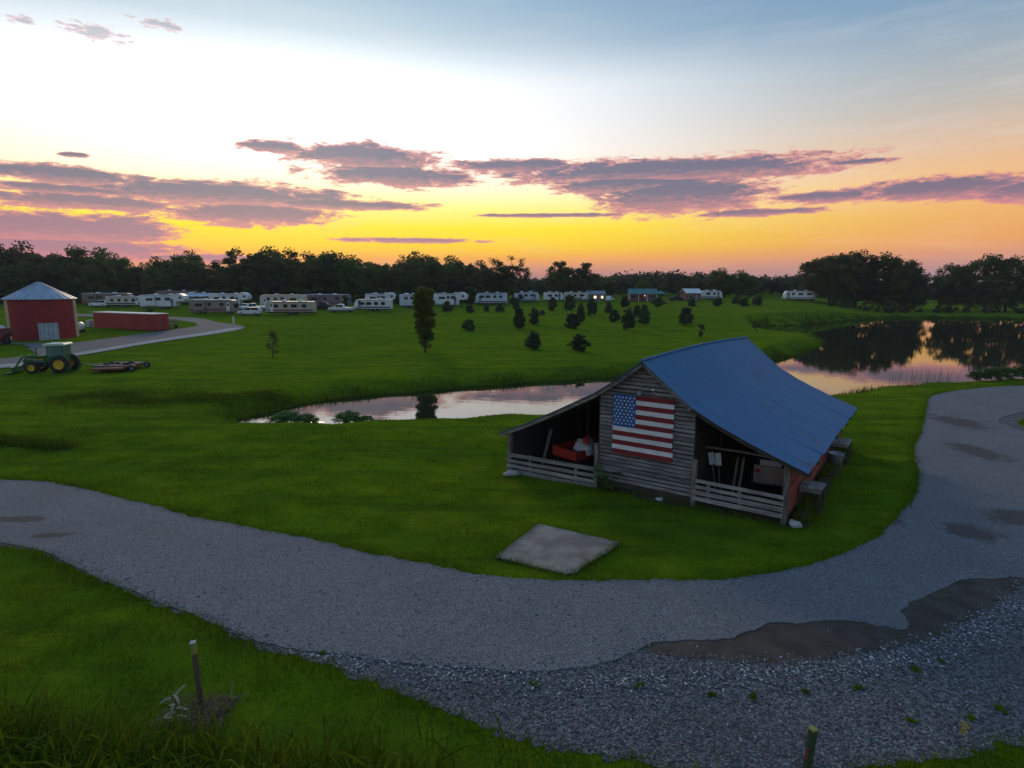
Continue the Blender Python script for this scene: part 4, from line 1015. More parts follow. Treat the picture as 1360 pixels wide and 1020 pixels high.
car('pickup', -38.9, 137., R(177), 'white', 'white pickup truck on the grass beside the tan trailer')
car('suv', 30.2, 186., R(70), 'white', 'small white car parked alone by the dark cabin')
car('sedan', 51.4, 188., R(10), 'dark', 'dark car parked between the teal roofed house and the red shed')
def house(name, x, y, rz, w, d, h, rise, wallm, roofm, label, cat, wins, porch=False):
    E_ = empty(name, (0,0,0), rz); place(E_, x, y); tag(E_, label, cat)
    m = MB(); m.box(-w/2,w/2,-d/2,d/2,-.4,h); m.prism([(-d/2,h),(d/2,h),(0,h+rise*.97)], -w/2, w/2, Matrix.Rotation(R(90),4,'Z')); obj('wall', m, M[wallm], E_)
    for s in (-1,1):
        m = MB(); m.bar((0,s*(d/2+.4),h-.12-.0),(0,0,h+rise+.06),w+.7,.08,up=(0,0,1)); obj('roof', m, M[roofm], E_)
    for a, b, z0, z1, mt in wins:
        m = MB(); m.box(a-.07,b+.07,-d/2-.04,-d/2,z0-.07,z1+.07); wi = obj('window', m, M['white'], E_)
        m = MB(); m.box(a,b,-d/2-.055,-d/2-.04,z0,z1); obj('pane', m, M[mt], wi)
    m = MB(); m.box(w*.1,w*.1+.9,-d/2-.05,-d/2,0,2.0); dr = obj('door', m, M['grey'], E_)
    m = MB(); m.box(w*.1+.75,w*.1+.82,-d/2-.09,-d/2-.05,.95,1.05); obj('handle', m, M['steel'], dr)
    if porch:
        m = MB(); m.box(-w/2-.2,w/2+.2,-d/2-2.2,-d/2-.06,h-.25,h-.15); pr = obj('porch_roof', m, M['grey'], E_)
        for k in range(4):
            m = MB(); m.box(-w/2+k*(w-.2)/3,-w/2+.15+k*(w-.2)/3,-d/2-2.15,-d/2-2.0,-.3,h-.25); obj('porch_post', m, M['white'], E_)
        m = MB(); m.lathe([(0,-.16),(.16,0),(0,.16)], 10, Matrix.Translation((.6,-d/2-.2,h-.7))); obj('porch_lamp', m, M['lit'], E_)
    return E_
house('cabin', 26.2, 189., R(-5), 5.2, 4., 2.2, .9, 'maroon', 'grey', 'small dark cabin with two lit windows under the big tree', 'cabin', ((-.6,0.1,.9,1.6,'lit'),(1.6,2.2,.9,1.6,'lit')))
house('house', 40.4, 187.5, R(-8), 8.2, 6., 2.4, 1.3, 'brick', 'tealroof', 'brown house with teal roof and lit porch lamp', 'house', ((-3.2,-2.,.8,1.9,'glass'),(2.4,3.4,.8,1.9,'glass')), porch=True)
house('red_shed', 55.6, 188., R(12), 5., 4., 2.4, 1.2, 'brick', 'whiteroof', 'red shed with pale roof beside the dark car', 'shed', ((-1.6,-.6,.8,1.7,'glass'),))
CN = empty('shade_canopy', (0,0,0), R(-8)); place(CN, 47., 191.); tag(CN, 'small teal shade canopy next to the teal roofed house', 'canopy')
m = MB(); m.add([(-1.7,-1.7,2.1),(1.7,-1.7,2.1),(1.7,1.7,2.1),(-1.7,1.7,2.1),(0,0,3.)], [(0,1,4),(1,2,4),(2,3,4),(3,0,4),(3,2,1,0)]); obj('cover', m, M['teal'], CN)
for a in (-1.6,1.6):
    for b in (-1.6,1.6):
        m = MB(); m.box(a-.04,a+.04,b-.04,b+.04,-.2,2.1); obj('leg', m, M['grey'], CN)
# marker posts on the campground lane and by the pond
MP = empty('marker_post', (0,0,0)); place(MP, -49.5, 106.5); tag(MP, 'white marker post beside the farm lane bend', 'post')
m = MB(); m.box(-.12,.12,-.1,.1,0,1.3); obj('post', m, M['white'], MP, bevel=.02); m = MB(); m.box(-.16,.16,-.14,.14,1.3,1.36); obj('cap', m, M['grey'], MP)
BX = empty('bird_box', (0,0,0), .3); place(BX, 40.2, 50.6); BX.scale = (.65,)*3; tag(BX, 'pale blue bird box on a short post at the pond bank', 'bird box')
m = MB(); m.box(-.06,.06,-.06,.06,-.2,.85); obj('post', m, M['post'], BX)
m = MB(); m.prism([(-.22,.85),(.22,.85),(.22,1.25),(0,1.42),(-.22,1.25)], -.2, .2); obj('box', m, M['bluegrey'], BX)
m = MB(); m.bar((-.3,0,1.2),(0.,0,1.45),.5,.03,up=(0,0,1)); m.bar((.3,0,1.2),(0.,0,1.45),.5,.03,up=(0,0,1)); obj('roof', m, M['white'], BX)

# ------------------------------------------------------------------ foreground posts
SK = empty('wooden_stake', (-5.97,10.31,0), .3); tag(SK, 'brown wooden stake with faded yellow top in the verge', 'stake'); SK.rotation_euler = (R(1.5),R(-1.5),.3)
m = MB(); m.box(-.045,.045,-.045,.045,-.2,1.14); obj('shaft', m, M['stakewood'], SK, bevel=.008)
m = MB(); m.box(-.048,.048,-.048,.048,1.14,1.37); obj('painted_top', m, M['stakeyellow'], SK, bevel=.008)
m = MB(); m.box(-.05,.05,-.05,.05,1.372,1.385); obj('cap', m, M['stonew'], SK)
GP = empty('steel_fence_post', (4.72,8.45,0), .5); GP.rotation_euler = (0,R(5),.4); tag(GP, 'leaning dark green fence post at the gravel edge', 'post')
m = MB(); m.box(-.055,.055,-.05,.05,-.2,1.0); obj('shaft', m, M['steelgreen'], GP, bevel=.012)
m = MB(); m.box(-.058,.058,-.053,.053,1.003,1.03); obj('cap', m, M['stakeyellow'], GP)
m = MB(); m.box(-.065,-.056,-.03,.03,.5,.7); obj('clip', m, M['rust'], GP)

# ------------------------------------------------------------------ plants
def leaf_cards(C, rad, n, size, rng, flat=.75, up=.3, shell=.45):
    """n leaf quads round every clump centre C with radius rad"""
    k = len(C)*n
    d = rng.normal(size=(k, 3)); d /= np.linalg.norm(d, axis=1)[:, None]
    r = rng.random(k)**shell
    P = np.repeat(C, n, 0)+d*(r*np.repeat(rad, n))[:, None]*np.array([1, 1, flat])
    a = rng.normal(size=(k, 3)); a[:, 2] *= .6; a /= np.linalg.norm(a, axis=1)[:, None]
    b = np.cross(a, d+rng.normal(size=(k, 3))*.6+np.array([0, 0, up])); b /= np.linalg.norm(b, axis=1)[:, None]+1e-9
    s = size*(.6+.8*rng.random(k))[:, None]
    return np.stack([P-a*s*.5, P+b*s*.32, P+a*s*.5, P-b*s*.32], 1)
def make_tree(name, h, rx, base, seed, nclump=34, nleaf=110, size=.5, mat='leaf', shape='round', rad=.16, trunk=.022, hollow=.45):
    rng = np.random.default_rng(seed); E_ = empty(name, (0,0,0))
    C = []; cz = (base+h)/2; hz = (h-base)/2
    while len(C) < nclump:
        p = rng.uniform(-1, 1, 3); q = np.linalg.norm(p)
        if q > 1 or q < hollow: continue
        x, y, z = p
        if shape == 'cone': s = 1.0-.75*((z+1)/2)
        elif shape == 'egg': s = 1.0-.4*((z+1)/2)
        elif shape == 'column': s = .62+.38*max(0., (z-.2)/.8)
        elif shape == 'vase': s = .45+.55*((z+1)/2)
        else: s = 1.
        lop = 1+.25*math.sin(math.atan2(y, x)*2+seed)
        C.append((x*rx*s*lop, y*rx*s*lop, cz+z*hz*(1+.12*math.sin(3*math.atan2(y,x)+seed))))
    C = np.array(C); rr = rad*h*rng.uniform(.55, 1.15, len(C))
    V = leaf_cards(C, rr, nleaf, size, rng)
    V[:, :, 2] = np.maximum(V[:, :, 2], base*.5)
    me = tri_mesh('crown', V, M[mat]); link('crown', me, None, E_)
    t = MB(); rt = h*trunk; lean = rng.uniform(-.05, .05, 2)*h
    pts = [(0,0,-.4),(lean[0]*.2,lean[1]*.2,h*.2),(lean[0]*.6,lean[1]*.6,h*.5),(lean[0],lean[1],h*.82)]
    t.tube(pts, [rt*1.25, rt, rt*.65, rt*.15], 8)
    tr = obj('trunk', t, M['bark'], E_, smooth=True)
    l = MB()
    for i in rng.choice(len(C), min(len(C), 12), False):
        c = C[i]; z0 = max(h*.12, min(h*.7, c[2]-abs(c[0])*.7-.1*h)); f = float(np.interp(z0/h, [0,.2,.5,.82,1], [0,.2,.6,1,1]))
        a = (lean[0]*f, lean[1]*f, z0); mid = (c[0]*.5, c[1]*.5, (z0+c[2])/2-.02*h)
        l.tube([a, mid, tuple(c)], [rt*.45, rt*.28, rt*.08], 5)
    obj('limbs', l, M['bark'], tr)
    return E_
class Used: pass
proto_used = {}
def plant(proto, x, y, s, rz, label, cat, group=None, sx=1., dz=0.):
    if proto.name not in proto_used: proto_used[proto.name] = 1; o = proto
    else: o = copy_tree(proto)
    o.location = (x, y, Tz(x, y)+dz); o.rotation_euler = (0, 0, rz); o.scale = (s*sx, s*sx, s); tag(o, label, cat, group); return o
protos = [make_tree('broadleaf_tree', 12., 3.6, 1.2, 31, 40, 120, .62),
          make_tree('broadleaf_tree', 12., 3.0, 1.0, 32, 38, 120, .6),
          make_tree('broadleaf_tree', 12., 4.2, 1.4, 33, 44, 110, .62, mat='leaf2'),
          make_tree('broadleaf_tree', 12., 3.3, .8, 34, 30, 130, .6, rad=.13),
          make_tree('broadleaf_tree', 12., 2.8, 1.0, 36, 34, 100, .55, rad=.15, shape='vase')]
sparse = make_tree('thin_crowned_tree', 13., 3.4, 4.0, 35, 26, 55, .5, rad=.1, trunk=.018)
rt = random.Random(5)
scene.cycles.max_bounces = 6; scene.cycles.diffuse_bounces = 3; scene.cycles.glossy_bounces = 3
# the wood behind the campers: skyline heights by picture angle tan(az)
SKY = [(-.98,15.5),(-.857,16.5),(-.81,14.6),(-.76,13.2),(-.72,14.2),(-.68,14.6),(-.65,13.2),(-.62,11.2),(-.60,10.4),(-.57,10.6),(-.54,12.2),(-.50,11.8),(-.47,11.8),(-.43,13.4),(-.40,15.2),(-.366,12.6),(-.33,12.),(-.30,13.6),(-.26,13.3),
       (-.24,12.),(-.2,11.8),(-.16,12.),(-.126,11.6),(-.10,11.2),(-.05,10.6),(-.02,10.6),(.005,9.)]
def skyh(t): return float(np.interp(t, [a for a, b in SKY], [b for a, b in SKY]))
cnt = 0
for row, (d0, jit, step, hs) in enumerate(((176,4,.030,.86),(188,5,.027,1.0),(204,6,.033,1.08))):
    t = -1.02
    while t < (.015 if row else -.03):
        d = d0+rt.uniform(-jit, jit); x, y = t*d, d; h = skyh(t)*hs*d/186*rt.uniform(.86, 1.12)
        if row == 2 and t > -.02: break
        p = protos[rt.randrange(5)]
        plant(p, x, y, h/12., rt.uniform(0, 6.28), ('dark round crowned','dark narrow crowned','paler broad crowned','ragged crowned','upward spreading')[protos.index(p)]+' tree in the wood behind the camper rows', 'tree', 'trees of the wood behind the campers', sx=rt.uniform(.9,1.2))
        t += step*rt.uniform(.75, 1.25); cnt += 1
for t, d, h in ((.003,190,13.3),(.012,186,12.5),(-.105,186,13.),(-.175,186,13.2),(-.03,190,12.6)):
    plant(sparse, t*d, d, h/13., rt.uniform(0,6.28), 'tall thin crowned tree with sky showing through at the wood edge', 'tree', 'thin crowned trees at the wood edge')
# understorey bushes along the foot of the wood
bush = make_tree('woodland_bush', 3., 1.7, .1, 41, 16, 90, .4, rad=.22)
t = -1.0
while t < .02:
    d = 171+rt.uniform(-3,3); plant(bush, t*d, d, rt.uniform(.9,1.7), rt.uniform(0,6.28), 'low bush at the foot of the wood behind the campers', 'bush', 'bushes at the foot of the wood'); t += .028*rt.uniform(.7,1.3)
# big round clump past the campers
big = make_tree('spreading_tree', 13., 5.2, 1.0, 51, 60, 130, .6, rad=.14)
for k, (x, y, h, lab) in enumerate(((16.5,196,12.6,'broad dark round crowned tree above the small white trailer'),(22.6,198,12.2,'broad dark round crowned tree above the cream trailer'))):
    plant(big, x, y, h/13., k*2.1, lab, 'tree', 'round crowned trees above the trailers', sx=.92)
for k, (x, y, h) in enumerate(((35,215,6.5),(29.5,214,7.),(47,218,6.),(53,214,5.6),(60,216,6.5),(68,220,7.),(76,216,6.5),(84,214,7.5),(72.5,212,9.8),(80,212,9.1))):
    plant(protos[2 if h > 9 else k % 5], x, y, h/12., k*1.3, 'slim tall tree rising over the far wood behind the red shed' if h > 9 else 'dark tree of the belt behind the houses', 'tree', 'slim trees over the far wood' if h > 9 else 'trees of the belt behind the houses', sx=1.2)
# big trees beyond the pond
pondt = [make_tree('pond_tree', 17., 6.0, 1.2, 61, 78, 120, .62, rad=.125), make_tree('pond_tree', 17., 5.2, .8, 62, 70, 120, .62, rad=.12), make_tree('pond_tree', 17., 5.4, 1.0, 63, 64, 130, .62, rad=.13, mat='leaf2')]
for k, (x, y, h) in enumerate(((97,181,16.2),(105,184,17.6),(113,182,17.4),(120,185,16.4),(92.5,186,13.5),(101,192,15),(110,194,16),(124.5,190,13),(131,196,11.5),(137,188,15.5),(143,182,17.6),(151,184,16.6),(158,180,17.2),(166,186,17),(175,183,16),(147,194,16),(186,185,17),(198,190,16.5),(212,188,16),(228,186,17))):
    plant(pondt[k % 3], x, y, h/17., k*1.7, 'large dark leafy tree on the far bank of the pond', 'tree', 'large trees on the far pond bank')
t = 92.
while t < 235:
    plant(bush, t, 172+rt.uniform(-3,4), rt.uniform(.5,1.25), rt.uniform(0,6.28), 'low bush along the far pond bank', 'bush', 'bushes along the far pond bank'); t += rt.uniform(2.2,5.)
# far wood, one mass to the horizon
def far_wood():
    rng = np.random.default_rng(71); n = 3400
    y = 232+410*rng.random(n)**1.7; x = rng.uniform(-1.05, 1.25, n)*y
    tt = x/y; keep = ((tt > .0) | (y > 330)) & ((tt < .55) | (y > 260)); x, y, tt = x[keep], y[keep], tt[keep]
    h = rng.uniform(5.5, 8.6, len(x))*np.interp(y,[232,330,640],[.85,1.,1.25])+2.2*np.exp(-((tt-.24)/.08)**2)-1.5*np.exp(-((tt-.045)/.03)**2)
    z = T(x, y); C = np.stack([x, y, z+h*.62], 1); rad = h*rng.uniform(.33, .48, len(x))
    V = leaf_cards(C, rad, 64, 1.5, rng, flat=1.25)
    me = tri_mesh('far_wood', V, M['farleaf']); tag(link('far_wood', me), 'distant wooded ridge along the horizon', 'woodland', kind='stuff')
far_wood()
# young pines on the lawn
pines = [make_tree('young_pine', 3., 1.12, .35, 81, 60, 90, .2, mat='pine', rad=.13, trunk=.015, shape='egg'),
         make_tree('young_pine', 3., 1.2, .3, 82, 64, 85, .2, mat='pine', rad=.12, trunk=.015, shape='egg'),
         make_tree('young_pine', 3., 1.05, .35, 83, 56, 90, .2, mat='pine', rad=.14, trunk=.015, shape='egg')]
for p_ in pines:
    for ch in p_.children: ch.location.z = -.3
SH = [(2.53,71.5,2.1,2.4),(7.86,69.3,2.2,2.1),(1.22,97,2.4,3.7),(3.83,105,2.3,3.2),(6.2,123.6,1.2,1.2),(1.05,139.3,1.8,2.5),(9.9,98.3,2.6,2.7),(12.35,108,1.6,3.),(10.2,150.7,2.3,2.9),(13.4,139.3,2.5,3.9),(16.4,123.6,2.6,3.7),
      (20.5,127.7,1.9,2.9),(18.7,109.5,1.9,2.5),(18.6,95.8,2.4,3.6),(22.8,103.6,2.2,3.9),(28.9,153.9,2.7,3.1),(37.4,153.9,2.9,2.7),(30,103.6,2.9,3.4),(47,157.2,2.8,2.4),(53.7,157.2,2.6,2.4),(62.4,168,3.,2.1),(60.6,157.2,2.4,2.4),
      (65.5,160.7,3.2,2.8),(-14.5,134.4,2.4,2.7),(-9.3,132,1.8,2.),(-5.7,134.4,1.5,2.),(-2.65,132,2.2,2.3),(-6.9,94.6,1.9,2.),(14.6,128.,1.7,2.4),(25.,120.,1.9,2.6),(9.,137,1.5,2.0)]
for k, (x, y, w_, h) in enumerate(SH):
    lab = ('round young pine standing near the channel on the lawn' if y < 75 else 'round dark young pine dotted on the mown rise' if y < 112 else 'small distant young pine on the lawn before the campers')
    plant(pines[k % 3], x, y, h/3., k*2.3, lab, 'pine', {0:'young pines near the channel',1:'young pines on the rise',2:'young pines before the campers'}[0 if y < 75 else 1 if y < 112 else 2], sx=max(.8,min(1.6,(w_/2.1)/(h/3.)*.95)))
# columnar tree
ct = make_tree('columnar_tree', 7.6, 1.15, .9, 91, 120, 150, .21, mat='columnleaf', rad=.07, shape='column', trunk=.012, hollow=0.)
plant(ct, -10., 68.6, 1., .4, 'narrow columnar tree with wider top alone on the lawn', 'tree', sx=1.1)
st_ = make_tree('bare_sapling', 3.0, 1.25, .3, 92, 34, 26, .13, mat='sap', rad=.13, shape='cone', trunk=.014)
plant(st_, -25.6, 63.5, 1.05, 0, 'thin reddish sapling alone on the lawn near the lane', 'sapling')
s2 = make_tree('leafy_sapling', 2.4, .5, .3, 93, 12, 60, .2, mat='leaf', rad=.13, trunk=.02, shape='vase')
plant(s2, 26.6, 84.1, 1.0, 0, 'slim crooked sapling just beyond the barn ridge', 'sapling')
s3 = make_tree('spreading_sapling', 2.4, 1.2, .9, 94, 14, 50, .2, mat='leaf', rad=.12, trunk=.015)
plant(s3, 39.7, 97., .85, 0, 'low spreading sapling by the pond cove', 'sapling')
yt = make_tree('camp_tree', 4., 1.0, .4, 95, 22, 80, .3, mat='leaf2', rad=.13, trunk=.015)
for x, y, s, lab in ((-28.9,153.9,1.05,'slim leafy tree between the white camper and the short trailer'),(-40.5,146.,.85,'slim leafy tree in front of the maroon coach'),(-63.3,104.8,.75,'small leafy tree behind the red box trailer'),(-22.5,146.,.9,'slim leafy tree behind the columnar tree')):
    plant(yt, x, y, s, x, lab, 'tree')

# ---- grasses
GBLOCK = [ROAD, [(p[0], p[1]) for p in pd]]
BARNP = [tuple((BM @ Vector((a, b, 0)))[:2]) for a, b in ((-4.5,-.1),(7.1,-.1),(7.1,12),(-4.5,12))]
def clear(x, y, margin=.0, road=True):
    k = ~inside(POND, x, y) & ~inside(BARNP, x, y)
    if road:
        for b in GBLOCK: k &= ~inside(b, x, y)
    return k
def blades(P, h, w, rng, bend=.5, seg=1):
    """grass blades: one triangle each (seg 1) or a bent strip (seg 2, 3 faces as triangles)"""
    n = len(P); a = rng.uniform(0, 2*math.pi, n); s = np.stack([np.cos(a), np.sin(a), np.zeros(n)], 1)*(w/2)[:, None]
    b = rng.uniform(0, 2*math.pi, n); ln = np.stack([np.cos(b), np.sin(b), np.zeros(n)], 1)*(h*bend*rng.random(n))[:, None]
    up = np.zeros((n, 3)); up[:, 2] = h
    if seg == 1:
        return np.stack([P-s, P+s, P+up+ln], 1)
    m1 = P+up*.55+ln*.3; tip = P+up*(1-.25*rng.random(n))[:, None]*1.0+ln*1.3
    m2 = P+up*.85+ln*.75
    return np.concatenate([np.stack([P-s, P+s, m1+s*.9], 1), np.stack([P-s, m1+s*.9, m1-s*.9], 1),
                           np.stack([m1-s*.9, m1+s*.9, m2+s*.6], 1), np.stack([m1-s*.9, m2+s*.6, m2-s*.6], 1), np.stack([m2-s*.6, m2+s*.6, tip], 1)])
def scatter(x0, x1, y0, y1, n, rng): return rng.uniform(x0, x1, n), rng.uniform(y0, y1, n)
def lawn():
    rng = np.random.default_rng(101); Vs = []
    for y0, y1, dens in ((7.4,13,800),(13,18,700),(18,24,420),(24,32,240),(32,40,110),(40,50,45),(50,62,14)):
        xm = y1*1.0+3; n = int(2*xm*(y1-y0)*dens); x, y = scatter(-xm, xm, y0, y1, n, rng)
        k = clear(x, y); x, y = x[k], y[k]; z = T(x, y)
        k = z > WATER_Z+.15; x, y, z = x[k], y[k], z[k]
        P = np.stack([x, y, z-.005], 1); sc = max(1., (y0+y1)/2/15)
        cl = np.sin(x*1.3+1.7*np.sin(y*.7))*np.sin(y*1.7+1.3*np.sin(x*.9))+.6*np.sin(3.1*x+y)*np.sin(2.7*y-.6*x)
        h = rng.uniform(.03, .075, len(x))*(1+.55*np.clip(cl, -1, 1.4)); w = rng.uniform(.010, .018, len(x))*sc
        Vs.append(blades(P, h, w, rng, .9))
    V = np.concatenate(Vs); me = tri_mesh('lawn_grass', V, M['blade'])
    tag(link('lawn_grass', me), 'short mown green lawn grass', 'grass', kind='stuff'); print('lawn tris', len(V))
lawn()
def verge():
    """longer, untidy blades where lawn meets drive and pad, and under the barn"""
    rng = np.random.default_rng(102); Ps = []
    for line, n, spread, sgn in ((INNER, 26000, .35, 1), (OUTER, 26000, .45, 1), ([*PAD, PAD[0]], 2600, .12, 1), (RIGHT, 5000, .4, 1), ([*BARNP, BARNP[0]], 5000, .35, 1)):
        L = np.array(line); seg = np.hypot(*(L[1:]-L[:-1]).T); cum = np.concatenate([[0], np.cumsum(seg)])
        # more where it is near
        t = rng.random(n)*cum[-1]; i = np.clip(np.searchsorted(cum, t)-1, 0, len(seg)-1); f = (t-cum[i])/seg[i]
        p = L[i]+(L[i+1]-L[i])*f[:, None]+rng.normal(size=(n, 2))*spread*.5
        Ps.append(p)
    p = np.concatenate(Ps); x, y = p.T; q = rng.random(len(x))
    k = (clear(x, y, road=False) & ((~inside(ROAD, x, y)) | (pdist(ROAD, x, y) < .16*q))) & (np.abs(x) < 60)
    x, y = x[k], y[k]; P = np.stack([x, y, T(x, y)], 1)
    V = blades(P, rng.uniform(.06, .22, len(x)), rng.uniform(.010, .022, len(x)), rng, .9)
    tag(link('verge_grass', tri_mesh('verge_grass', V, M['blade'])), 'longer untidy grass along the drive edges', 'grass', kind='stuff')
verge()
def tall_foreground():
    rng = np.random.default_rng(103); n = 52000
    x, y = scatter(-13, 4.2, 5.6, 10.4, n, rng)
    # tall strip nearest the bottom left corner, thinning to the right
    lim = np.interp(x, [-13,-9,-5,-2,0,2,4.2], [10.1,9.9,9.45,9.0,8.75,8.35,8.1])+.35*np.sin(x*2.1)*.4
    q = ss(0, 1.1, lim-y); k = (rng.random(n) < q) & clear(x, y); x, y, q = x[k], y[k], q[k]
    P = np.stack([x, y, np.zeros_like(x)], 1)
    hm = np.interp(x, [-13,-6,-1,4], [1.05,.95,.62,.3])
    V = blades(P, hm*rng.uniform(.45, 1.1, len(x))*(.45+.55*q), rng.uniform(.012, .03, len(x)), rng, .8, seg=3)
    tag(link('tall_grass', tri_mesh('tall_grass', V, M['tall_blade'])), 'tall unmown grass and weeds in the near verge', 'grass', kind='stuff')
    n = 5200; x, y = scatter(-13, 3.5, 5.8, 10.2, n, rng)
    lim = np.interp(x, [-13,-9,-6.8,-5.6,-3,-1,1,2.5], [10.0,9.8,9.5,9.3,9.2,9.0,8.6,8.3]); k = (rng.random(n) < ss(0, .8, lim-y)); x, y = x[k], y[k]
    hm = np.interp(x, [-13,-6,-1,2.5], [1.4,1.25,1.0,.75])
    V = blades(np.stack([x, y, np.zeros_like(x)], 1), hm*rng.uniform(.5, 1.1, len(x)), rng.uniform(.025, .06, len(x)), rng, 1.0, seg=3)
    tag(link('broad_reed_grass', tri_mesh('broad_reed_grass', V, M['tall_blade'])), 'tall broad bladed grass nearest the field edge', 'grass', kind='stuff')
    n = 900; x, y = scatter(-6.6, -5.3, 9.5, 10.6, n, rng); P = np.stack([x, y, np.zeros_like(x)], 1)
    V = blades(P, rng.uniform(.05, .16, n), rng.uniform(.008, .014, n), rng, 2.4, seg=3)
    tag(link('dry_grass', tri_mesh('dry_grass', V, M['straw'])), 'flattened dry straw around the wooden stake', 'grass', kind='stuff')
tall_foreground()
def bank():
    rng = np.random.default_rng(104); L = np.array(POND+[POND[0]]); Vs = []
    seg = np.hypot(*(L[1:]-L[:-1]).T); cum = np.concatenate([[0], np.cumsum(seg)]); n = 90000
    t = rng.random(n)*cum[-1]; i = np.clip(np.searchsorted(cum, t)-1, 0, len(seg)-1); f = (t-cum[i])/seg[i]
    p = L[i]+(L[i+1]-L[i])*f[:, None]+rng.normal(size=(n, 2))*.75
    x, y = p.T; z = T(x, y); k = (z > WATER_Z-.12) & ~inside(ROAD, x, y) & ~inside(BARNP, x, y) & (y < 170)
    x, y, z = x[k], y[k], z[k]; P = np.stack([x, y, z], 1)
    cl = .55+.45*np.sin(x*.7+2*np.sin(y*.5))
    # the near shore is mown close, the far shore is left long
    near = (y < np.interp(x, [-18,4,25,47,60,120], [38.2,41.2,47.2,55.4,58.6,67.]))
    pen_ = (x > 40) & (x < 60) & (y > 84) & (y < 121); near |= (x > 30) & (x < 57) & (y > 74) & (y < 121)
    h = np.where(near, rng.uniform(.06, .2, len(x))*np.where(pen_, .5, 1.), rng.uniform(.2, .62, len(x))*(.6+.6*cl)); sc = np.clip(y/50, .7, 3)
    V1 = blades(P, h, rng.uniform(.03, .06, len(x))*sc, rng, .7)
    # rough marsh strip west of the channel
    n = 15000; x = rng.uniform(-34, -16.5, n); yc = 41.5+.06*(x+25)**2*.2; y = yc+rng.normal(size=n)*1.5+.4
    k = clear(x, y); x, y = x[k], y[k]; pn = np.sin(x*.8)*np.sin(y*1.1+x*.3)
    V2 = blades(np.stack([x, y, T(x, y)], 1), rng.uniform(.08, .34, len(x))*(.7+.6*pn)*ss(-34, -30, x), rng.uniform(.03, .06, len(x)), rng, .8)
    # tuft beside the drive at the left
    n = 4500; u = rng.random(n); x = -27.5+u*5.5+rng.normal(size=n)*.25; y = 30.2-u*1.6+rng.normal(size=n)*.28
    V3 = blades(np.stack([x, y, T(x, y)], 1), rng.uniform(.15, .5, n), rng.uniform(.02, .04, n), rng, .7)
    tag(link('bank_grass', tri_mesh('bank_grass', np.concatenate([V1, V2, V3]), M['bank_blade'])), 'rough long grass along the pond banks', 'grass', kind='stuff')
    # cattails at the near shore
    n = 130; x = rng.uniform(33.5, 40., n); y = np.interp(x, [33,41], [51.3,53.2])+rng.normal(size=n)*.5
    V = blades(np.stack([x, y, np.full(n, WATER_Z)], 1), rng.uniform(.9, 1.9, n), rng.uniform(.012, .022, n), rng, .35, seg=3)
    tag(link('cattails', tri_mesh('cattails', V, M['rough_blade'])), 'thin cattail stems standing in the near pond edge', 'cattails', kind='stuff')
bank()
def wall_brush():
    rng = np.random.default_rng(107); n = 2600; a = 7.2+np.abs(rng.normal(size=n))*.3; b = rng.uniform(.1, 11.6, n)
    k = rng.random(n) < .35+.65*(np.sin(b*1.7)*np.sin(b*.6+1) > -.1); a, b = a[k], b[k]; c, s_ = math.cos(R(-35.8)), math.sin(R(-35.8))
    x = 3.52+a*c-b*s_; y = 23.27+a*s_+b*c
    V1 = blades(np.stack([x, y, T(x, y)], 1), rng.uniform(.1, .55, len(x)), rng.uniform(.012, .03, len(x)), rng, .8, seg=3)
    a = rng.uniform(.1, 6.9, 500); b = -.15-np.abs(rng.normal(size=500))*.16; x = 3.52+a*c-b*s_; y = 23.27+a*s_+b*c
    V2 = blades(np.stack([x, y, T(x, y)], 1), rng.uniform(.05, .3, 500), rng.uniform(.012, .025, 500), rng, .8, seg=3)
    tag(link('wall_weeds', tri_mesh('wall_weeds', np.concatenate([V1, V2]), M['rough_blade'])), 'rank weeds grown up along the barn walls', 'weeds', kind='stuff')
wall_brush()
sb = make_tree('bank_shrub', 1.2, .75, .15, 96, 30, 160, .085, mat='burdock', rad=.24, trunk=.02)
for x, y, s, sx, lab, g in ((-14.6,37.4,.85,1.4,'bushy weed clump at the channel tip','channel'),(-13.2,37.3,.75,1.4,'bushy weed clump at the channel tip','channel'),(-10.6,37.3,.8,1.3,'rounded weed clump on the near channel bank','channel bank'),(-9.4,37.5,.55,1.4,'rounded weed clump on the near channel bank','channel bank'),
    (40.8,50.2,.95,1.2,'leafy green shrub on the near pond bank','pond bank'),(42.6,50.8,.9,1.4,'leafy green shrub on the near pond bank','pond bank'),(44.6,51.2,1.,1.3,'leafy green shrub on the near pond bank','pond bank'),(46.6,51.8,1.05,1.3,'leafy green shrub on the near pond bank','pond bank'),(39.4,50.,.8,1.1,'leafy green shrub on the near pond bank','pond bank'),(49,52.3,1.1,1.3,'leafy green shrub on the near pond bank','pond bank'),(52,53.,1.,1.3,'leafy green shrub on the near pond bank','pond bank')):
    plant(sb, x, y, s, x*3, lab, 'shrub', 'shrubs on the '+g, sx=sx, dz=-.05)
